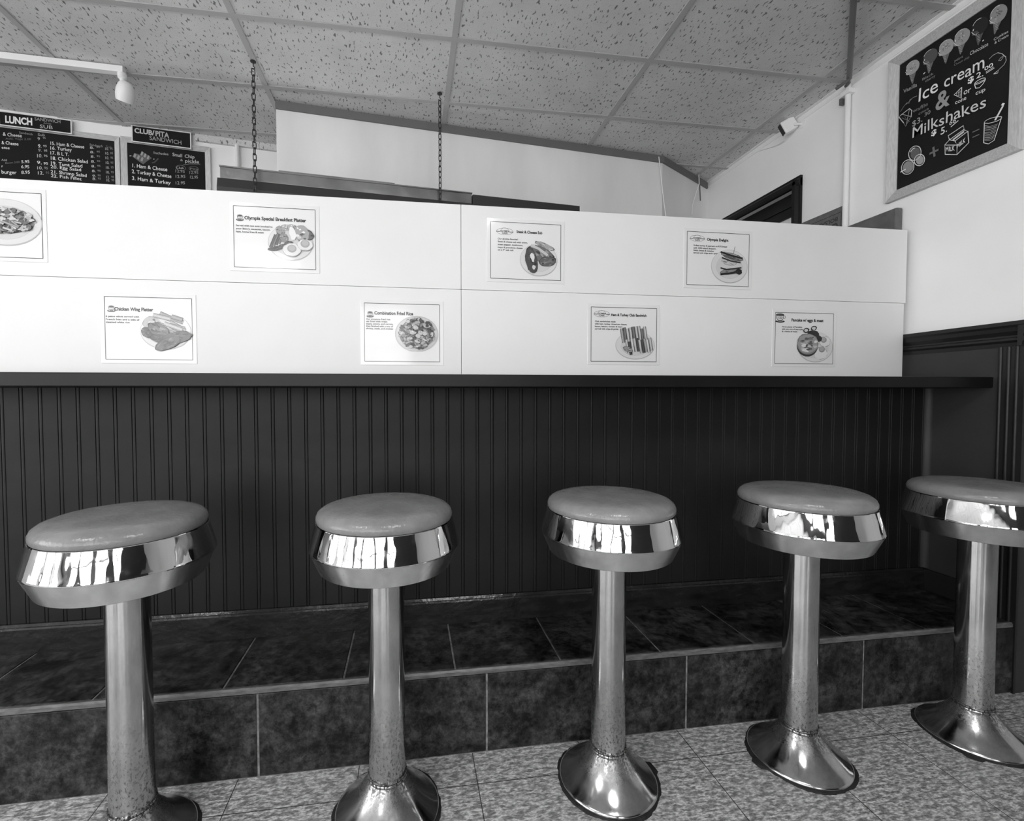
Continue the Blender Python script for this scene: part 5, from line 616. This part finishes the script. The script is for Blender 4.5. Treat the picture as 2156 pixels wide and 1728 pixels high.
# ice cream board on the right wall
fl = Flat((WX, 1.880, 1.963), (0, -1, 0))
o, L = framed_board('chalkboard', fl, .481, .636, .043, .020, 'framed chalkboard with ice cream and milkshake drawings, high on the right wall', 'chalkboard', inner=.008)
marks(o, L, .008, 0, 1.963, RT, [(w * .62, s, p) for w, s, p in RP], RF, .05, {'$': .03, '&': .02, 'MILK': .03, 'Milkshakes': .004, 'Ice': .004, 'cream': .004}, seed=3)
# menu boards on the kitchen wall
def bflat(s, z, off=0.0): return Flat(BA + BU * s + Vector((0, 0, z)) + BN * off, BU)
o, L = framed_board('menu_board', bflat(-.56, 1.98), 1.120, .596, .026, .018, 'wide lunch sandwich menu chalkboard at the left, mostly hidden below', 'menu board', 'menu chalkboards on the kitchen wall', inner=.010)
marks(o, L, .010, -.56, 1.98, LT2, jit=.04, bolds={}, seed=5)
o, L = framed_board('menu_board', bflat(.566, 1.98), .462, .602, .030, .018, 'club sandwich menu chalkboard with a drawn sandwich, right of the lunch board', 'menu board', 'menu chalkboards on the kitchen wall', inner=.010)
marks(o, L, .010, .566, 1.98, CT2, [(w * .6, s, p) for w, s, p in CP], CF, .04, seed=6)
def header(s0, s1, z0, z1, label, texts, bolds, off=.019, tilt=0):
    f = bflat(s0, z0, off); o = tag(empty('header_sign', f.o), label, 'sign', 'header signs over the menu boards'); L = Flat((0, 0, 0), BU)
    w, h = s1 - s0, z1 - z0
    MB().obox((0, 0, 0), L.u, L.v, L.n, .002, w - .002, .002, h - .002, 0, .006).build('slate_panel', M['chalk'], o)
    m = MB(); t = .005
    for a in ((0, w, 0, t), (0, w, h - t, h), (0, t, t, h - t), (w - t, w, t, h - t)): m.obox((0, 0, 0), L.u, L.v, L.n, *a, 0, .009)
    m.build('edge_moulding', M['white'], o)
    marks(o, L, .006, s0, z0, texts, bolds=bolds, jit=.03, seed=9)
header(.008, .338, 2.552, 2.630, 'small LUNCH SANDWICH AND SUB header sign on the left menu board', LT, {'LUNCH': .04})
header(.626, .930, 2.553, 2.6485, 'small CLUB/PITA SANDWICH header sign on the club menu board', CT, {'CLUB/': .035, 'PITA': .035})

# ================================================================ kitchen: hood, pipes, chains
SU = (S1 - S0).normalized(); SN = Vector((SU.y, -SU.x, 0)); HA = S0 + SN * .25
hd = tag(empty('range_hood', HA), 'stainless steel cooker hood edge showing above the white boards', 'range hood')
Z = Vector((0, 0, 1)); O0 = Vector((0, 0, 0))
m = MB().obox(O0, SU, SN, Z, -.213, 1.008, -.24, 0, 2.115, 2.167); m.build('steel_canopy', M['steel'], hd, bevel=.002)
m = MB(); m.obox(O0, SU, SN, Z, -.216, 1.010, -.006, .006, 2.1665, 2.172); m.obox(O0, SU, SN, Z, .045, .60, -.01, .004, 2.172, 2.178); m.build('rolled_rim', M['steel'], hd, bevel=.001)
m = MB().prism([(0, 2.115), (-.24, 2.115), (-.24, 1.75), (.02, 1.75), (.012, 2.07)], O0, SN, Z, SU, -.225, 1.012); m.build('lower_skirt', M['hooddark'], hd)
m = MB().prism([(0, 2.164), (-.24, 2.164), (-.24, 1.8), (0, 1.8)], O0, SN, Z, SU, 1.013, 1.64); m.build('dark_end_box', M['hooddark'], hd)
for q in ((.28,), (.72,)):
    MB().obox(O0, SU, SN, Z, q[0], q[0] + .004, 0, .0025, 2.116, 2.1665).build('canopy_seam', M['steel'], hd)
pb = BA + BU * 1.176 + BN * .02
o = MB().lathe([(.013, 1.9), (.013, 2.612)], 16, (0, 0, 0)).build('riser_pipe', M['white'], smooth=40, loc=tuple(pb)); tag(o, 'thin white vertical pipe on the kitchen wall left of the hood', 'pipe')
# hanging chains
def chain(x, y, label, zb=1.78):
    r = tag(empty('hanging_chain', (x, y, H)), label, 'chain', 'black chains hanging from the ceiling')
    MB().lathe([(.013, -.0048), (.013, -.0075), (.005, -.0085)], 20).build('ceiling_plate', M['chain'], r, smooth=40)
    hk = [(0, 0, -.009), (0, 0, -.028)] + [(.006 * math.sin(t), 0, -.034 + .006 * math.cos(t)) for t in [i * .5 for i in range(1, 10)]]
    MB().tube(hk, .0022, 8).build('screw_hook', M['chain'], r, smooth=60)
    m = MB(); z = -.038; k = 0; L_, W__ = .0170, .0075
    while z > zb - H:
        pts = []
        for i in range(16):
            t = 2 * math.pi * i / 16; c, s_ = math.cos(t), math.sin(t)
            a = W__ * c; b = (L_ - W__) * (1 if s_ > 0 else -1) + W__ * s_ if abs(s_) > 1e-6 else 0
            rr = R(38 + 90 * (k % 2) + 6 * math.sin(k)); pts.append((a * math.cos(rr), a * math.sin(rr), z - L_ + b))
        m.tube(pts, .0023, 6, closed=True); z -= 2 * L_ - .0062; k += 1
    m.build('chain_links', M['chain'], r, smooth=60)
chain(-.711, 2.352, 'left black chain hanging from the ceiling in front of the hood')
chain(.165, 2.462, 'right black chain hanging from the ceiling, near the middle of the photo')
fx = tag(empty('added_fill_light', (-.273, 2.407, 1.70)), 'long added fill lamp, unseen behind the boards, on the two black chains', 'fill light')  # unseen lamp, added to brighten the shaft and right wall
fu = Vector((.876, .110, 0)).normalized(); fn = Vector((fu.y, -fu.x, 0))
MB().obox((0, 0, 0), fu, fn, Vector((0, 0, 1)), -.60, .60, -.03, .03, .012, .042).build('fill_housing', M['white'], fx, bevel=.003)
MB().obox((0, 0, 0), fu, fn, Vector((0, 0, 1)), -.58, .58, .031, .07, -.02, .04).build('fill_tube', M['fill_glow'], fx)
MB().obox((0, 0, 0), fu, fn, Vector((0, 0, 1)), -.58, .58, -.07, -.031, -.02, .04).build('fill_tube', M['fill_glow'], fx)
# track light
tr = tag(empty('track_light', (-1.34, 2.484, H)), 'white ceiling track light with one spot head aimed down at the left', 'track light')
a0 = Vector((-1.34, 2.484, H)); a1 = Vector((-3.2, 2.40, H)); u = (a1 - a0).normalized(); nn = Vector((-u.y, u.x, 0))
MB().obox(O0, u, nn, Z, -.01, (a1 - a0).length, -.017, .017, -.034, -.005).build('track_rail', M['white'], tr, bevel=.002)
MB().lathe([(.019, -.034), (.019, -.055), (.012, -.060), (.010, -.075), (.006, -.076)], 24).build('track_adapter', M['white'], tr, smooth=40)
hd_ = empty('spot_head', (.004, 0, -.072)); hd_.parent = tr; hd_.rotation_euler = (R(4), R(-24), 0)
bpy.data.objects.remove(hd_)
sp = MB().lathe([(.008, .0), (.020, -.004), (.030, -.016), (.0375, -.040), (.0390, -.062), (.0365, -.082), (.0345, -.089), (.0325, -.089), (.033, -.080), (.02, -.078)], 40).build('spot_head', M['white'], tr, smooth=40, loc=(.018, -.004, -.068))
sp.rotation_euler = (R(24), R(20), 0)
MB().lathe([(.004, -.0795), (.0315, -.0800), (.0310, -.0865), (.004, -.0870)], 32).build('lamp_glass', M['bulb'], sp, smooth=40)
# conduits at the right wall
cd = tag(empty('wall_conduit', (WX - .018, 2.078, H)), 'white vertical conduit pipe running down the right wall', 'conduit')
MB().tube([(0, 0, -.026), (0, 0, -.9)], .0125, 20).build('white_pipe', M['white'], cd, smooth=40)
MB().box(-.020, .017, -.026, .026, -.075, -.052).build('pipe_clamp', M['white'], cd, bevel=.003)
MB().box(-.016, .008, .022, .034, -.108, -.076).build('switch_box', M['conduit'], cd, bevel=.002)
cc = tag(empty('ceiling_conduit', (2.12, 2.03, H)), 'dark grey pipe crossing the ceiling and meeting the white wall conduit', 'conduit')
v_ = Vector((1.728, 1.644, 0)) - Vector((2.12, 2.03, 0)); v_.normalize(); w0 = Vector((0, 0, -.023))
MB().tube([w0 - v_ * .01, w0 + v_ * 3.0], .0112, 20).build('dark_pipe', M['conduit'], cc, smooth=40)
MB().tube([Vector((.035, .050, -.030)), Vector((.02, .02, -.034)), w0 + v_ * .005 - Z * .014, Vector((-.015, .055, -.045))], .008, 10).build('pipe_elbow', M['conduit'], cc, smooth=60)
# security camera
sc = tag(empty('security_camera', (WX, 2.40, 2.600)), 'small white security camera with black lens face, high on the right wall', 'security camera')
ax = Vector((-.55, .62, -.42)).normalized()
def along(o, axis, prof, seg=32):
    m = MB().lathe(prof, seg); q = Vector((0, 0, 1)).rotation_difference(axis).to_matrix(); m.v = [tuple(q @ Vector(p) + Vector(o)) for p in m.v]; return m
c0 = Vector((-.045, .022, .012))
cx_ = Vector((-.75, .30, -.40)).normalized(); cu = Vector((-cx_.y, cx_.x, 0)).normalized(); cv = cx_.cross(cu)
MB().obox(c0, cx_, cu, cv, -.040, .034, -.024, .024, -.036, .036).build('camera_body', M['white'], sc, bevel=.008)
MB().obox(c0, cx_, cu, cv, .0342, .0355, -.017, .017, -.031, .031).build('lens_face', M['black'], sc)
MB().tube([(0, -.03, 0), (-.018, -.032, 0), (-.032, -.022, .002), (-.030, -.004, .008)], .0065, 10).build('mounting_arm', M['white'], sc, smooth=60)
along((0, -.03, 0), Vector((-1, 0, 0)), [(.022, .0002), (.022, .004), (.010, .006)]).build('mounting_plate', M['white'], sc, smooth=40)
MB().tube([(-.045, .05, -.018), (-.018, .075, -.035), (-.012, .12, -.030), (-.008, .16, -.022), (-.004, .22, -.004), (-.004, .30, .02)], .0028, 8).build('camera_cable', M['white'], sc, smooth=60)
# loose cables by the shaft
o = MB().tube([(0, -.01, .315), (.008, -.02, .22), (.022, -.022, .10), (.040, -.016, .0), (.062, -.012, -.12)], .0032, 8).build('hanging_cable', M['white'], smooth=60, loc=(1.618, 2.900, 2.325)); tag(o, 'long thin white cable dangling over the shaft wall', 'cable')
o = MB().tube([(0, .0, .29), (-.004, -.01, .22), (-.03, -.015, .15), (-.06, -.02, .06), (-.062, -.02, 0)], .003, 8).build('hanging_cable', M['white'], smooth=60, loc=(2.035, 3.09, 2.355)); tag(o, 'short white cable hanging in the ceiling corner by the right wall', 'cable')
o = MB().tube([(.0, 0, .30), (.0, -.006, .20), (.004, -.008, .12)], .004, 8).build('hanging_cable', M['conduit'], smooth=60, loc=(2.046, 3.10, 2.345)); tag(o, 'short dark cable stub in the ceiling corner by the right wall', 'cable')
# sign and box on the right wall above the boards
sg = tag(empty('carry_out_sign', (WX, 2.083, 1.70)), 'grey card sign reading CARRY-OUT upside down, on the right wall', 'sign')
ca = MB(); rg = random.Random(8)
edge = [(0, .345)] + [(rg.uniform(-.0015, .003) + .0 * i, .345 - .345 * i / 14) for i in range(1, 14)] + [(0, 0), (.50, 0), (.50, .352)]
ca.prism([(p, q) for p, q in edge], O0, (0, 1, 0), Z, (-1, 0, 0), .0003, .004); ca.build('card_panel', M['carry'], sg)
F = Flat((-.004, 0, 0), (0, 1, 0), (0, 0, -1))   # upside-down: reader's right is +y, reader's up is down
t = MB()
for a, b in (((.03, -.318), (.47, -.318)), ((.03, -.318), (.03, -.03)), ((.47, -.318), (.47, -.03)), ((.03, -.03), (.47, -.03))): F.stroke(t, [a, b], .003, .12)
write(t, F, 'BOLSAS TIPO CAMISETA', .048, -.300, .40, -.300, .020, .10, bold=.03)
write(t, F, 'CARRY-OUT', .048, -.270, .26, -.270, .028, .10, bold=.04)
write(t, F, 'FOR', .055, -.222, .20, -.222, .045, .10, bold=.05)
t.build('printed_lettering', M['print'], sg)
gb = tag(empty('grey_wall_box', (WX, 1.812, 1.55)), 'plain grey metal box on the right wall, just above the boards', 'wall box')
MB().box(-.035, -.0005, 0, .42, 0, .372).build('box_body', M['greybox'], gb, bevel=.008)
MB().box(-.037, -.0345, .012, .41, .01, .362).build('box_cover', M['greybox'], gb, bevel=.002)

# ================================================================ added behind the camera: lamps for the floor, furniture for the chrome to mirror
for i, (x, y) in enumerate(((-1.5, -.1), (.45, -.35), (-1.6, -2.2))):  # unseen ceiling lamps, added to brighten the floor
    l = tag(empty('added_ceiling_light', (x, y, H)), ['added square ceiling light over the dining area, left front', 'added square ceiling light over the dining area, middle', 'added square ceiling light by the shop windows', 'added square ceiling light over the dining area, right'][i], 'ceiling light', 'added ceiling lights over the dining area')
    f = MB()
    for a in ((-.30, .30, -.30, -.28), (-.30, .30, .28, .30), (-.30, -.28, -.28, .28), (.28, .30, -.28, .28)): f.box(*a, -.012, -.0055)
    f.build('light_frame', M['grid'], l); MB().box(-.28, .28, -.28, .28, -.010, -.0055).build('light_diffuser', M['added_troffer'], l)
def make_table():
    t = empty('dining_table'); MB().box(-.35, .35, -.35, .35, .725, .755).build('tabletop', M['doorwood'], t, bevel=.004)
    MB().lathe([(.04, .03), (.04, .725)], 20).build('table_post', M['black'], t, smooth=40); MB().box(-.28, .28, -.04, .04, 0, .03).build('table_foot', M['black'], t); return t
def make_chair():
    t = empty('dining_chair'); MB().box(-.2, .2, -.2, .2, .43, .47).build('seat', M['greybox'], t, bevel=.01); MB().box(-.2, .2, -.21, -.18, .55, .88).build('backrest', M['doorwood'], t, bevel=.008)
    for a in (-.18, .18):
        for b in (-.19, .18): MB().box(a - .015, a + .015, b - .015, b + .015, 0, .88 if b < 0 else .43).build('leg', M['black'], t)
    return t
tb = make_table(); ch = make_chair()  # unseen furniture, added for the chrome to reflect
TT = [(-2.2, -1.6, 'added dark dining table left behind the camera'), (.1, -2.2, 'added dark dining table by the middle shop windows'), (2.6, -1.9, 'added dark dining table right behind the camera')]
CC = [(-2.2, -2.2, 0, 'added dining chair on the window side of the left table'), (.1, -2.78, 0, 'added dining chair on the window side of the middle table'), (2.6, -2.5, 0, 'added dining chair on the window side of the right table'), (.1, -1.62, math.pi, 'added dining chair on the counter side of the middle table')]
for i, (x, y, lab) in enumerate(TT):
    o = tb if i == 0 else copy_tree(tb); o.location = (x, y, 0); tag(o, lab, 'table', 'added dining tables behind the camera')
for i, (x, y, rz, lab) in enumerate(CC):
    o = ch if i == 0 else copy_tree(ch); o.location = (x, y, 0); o.rotation_euler = (0, 0, rz); tag(o, lab, 'chair', 'added dining chairs behind the camera')
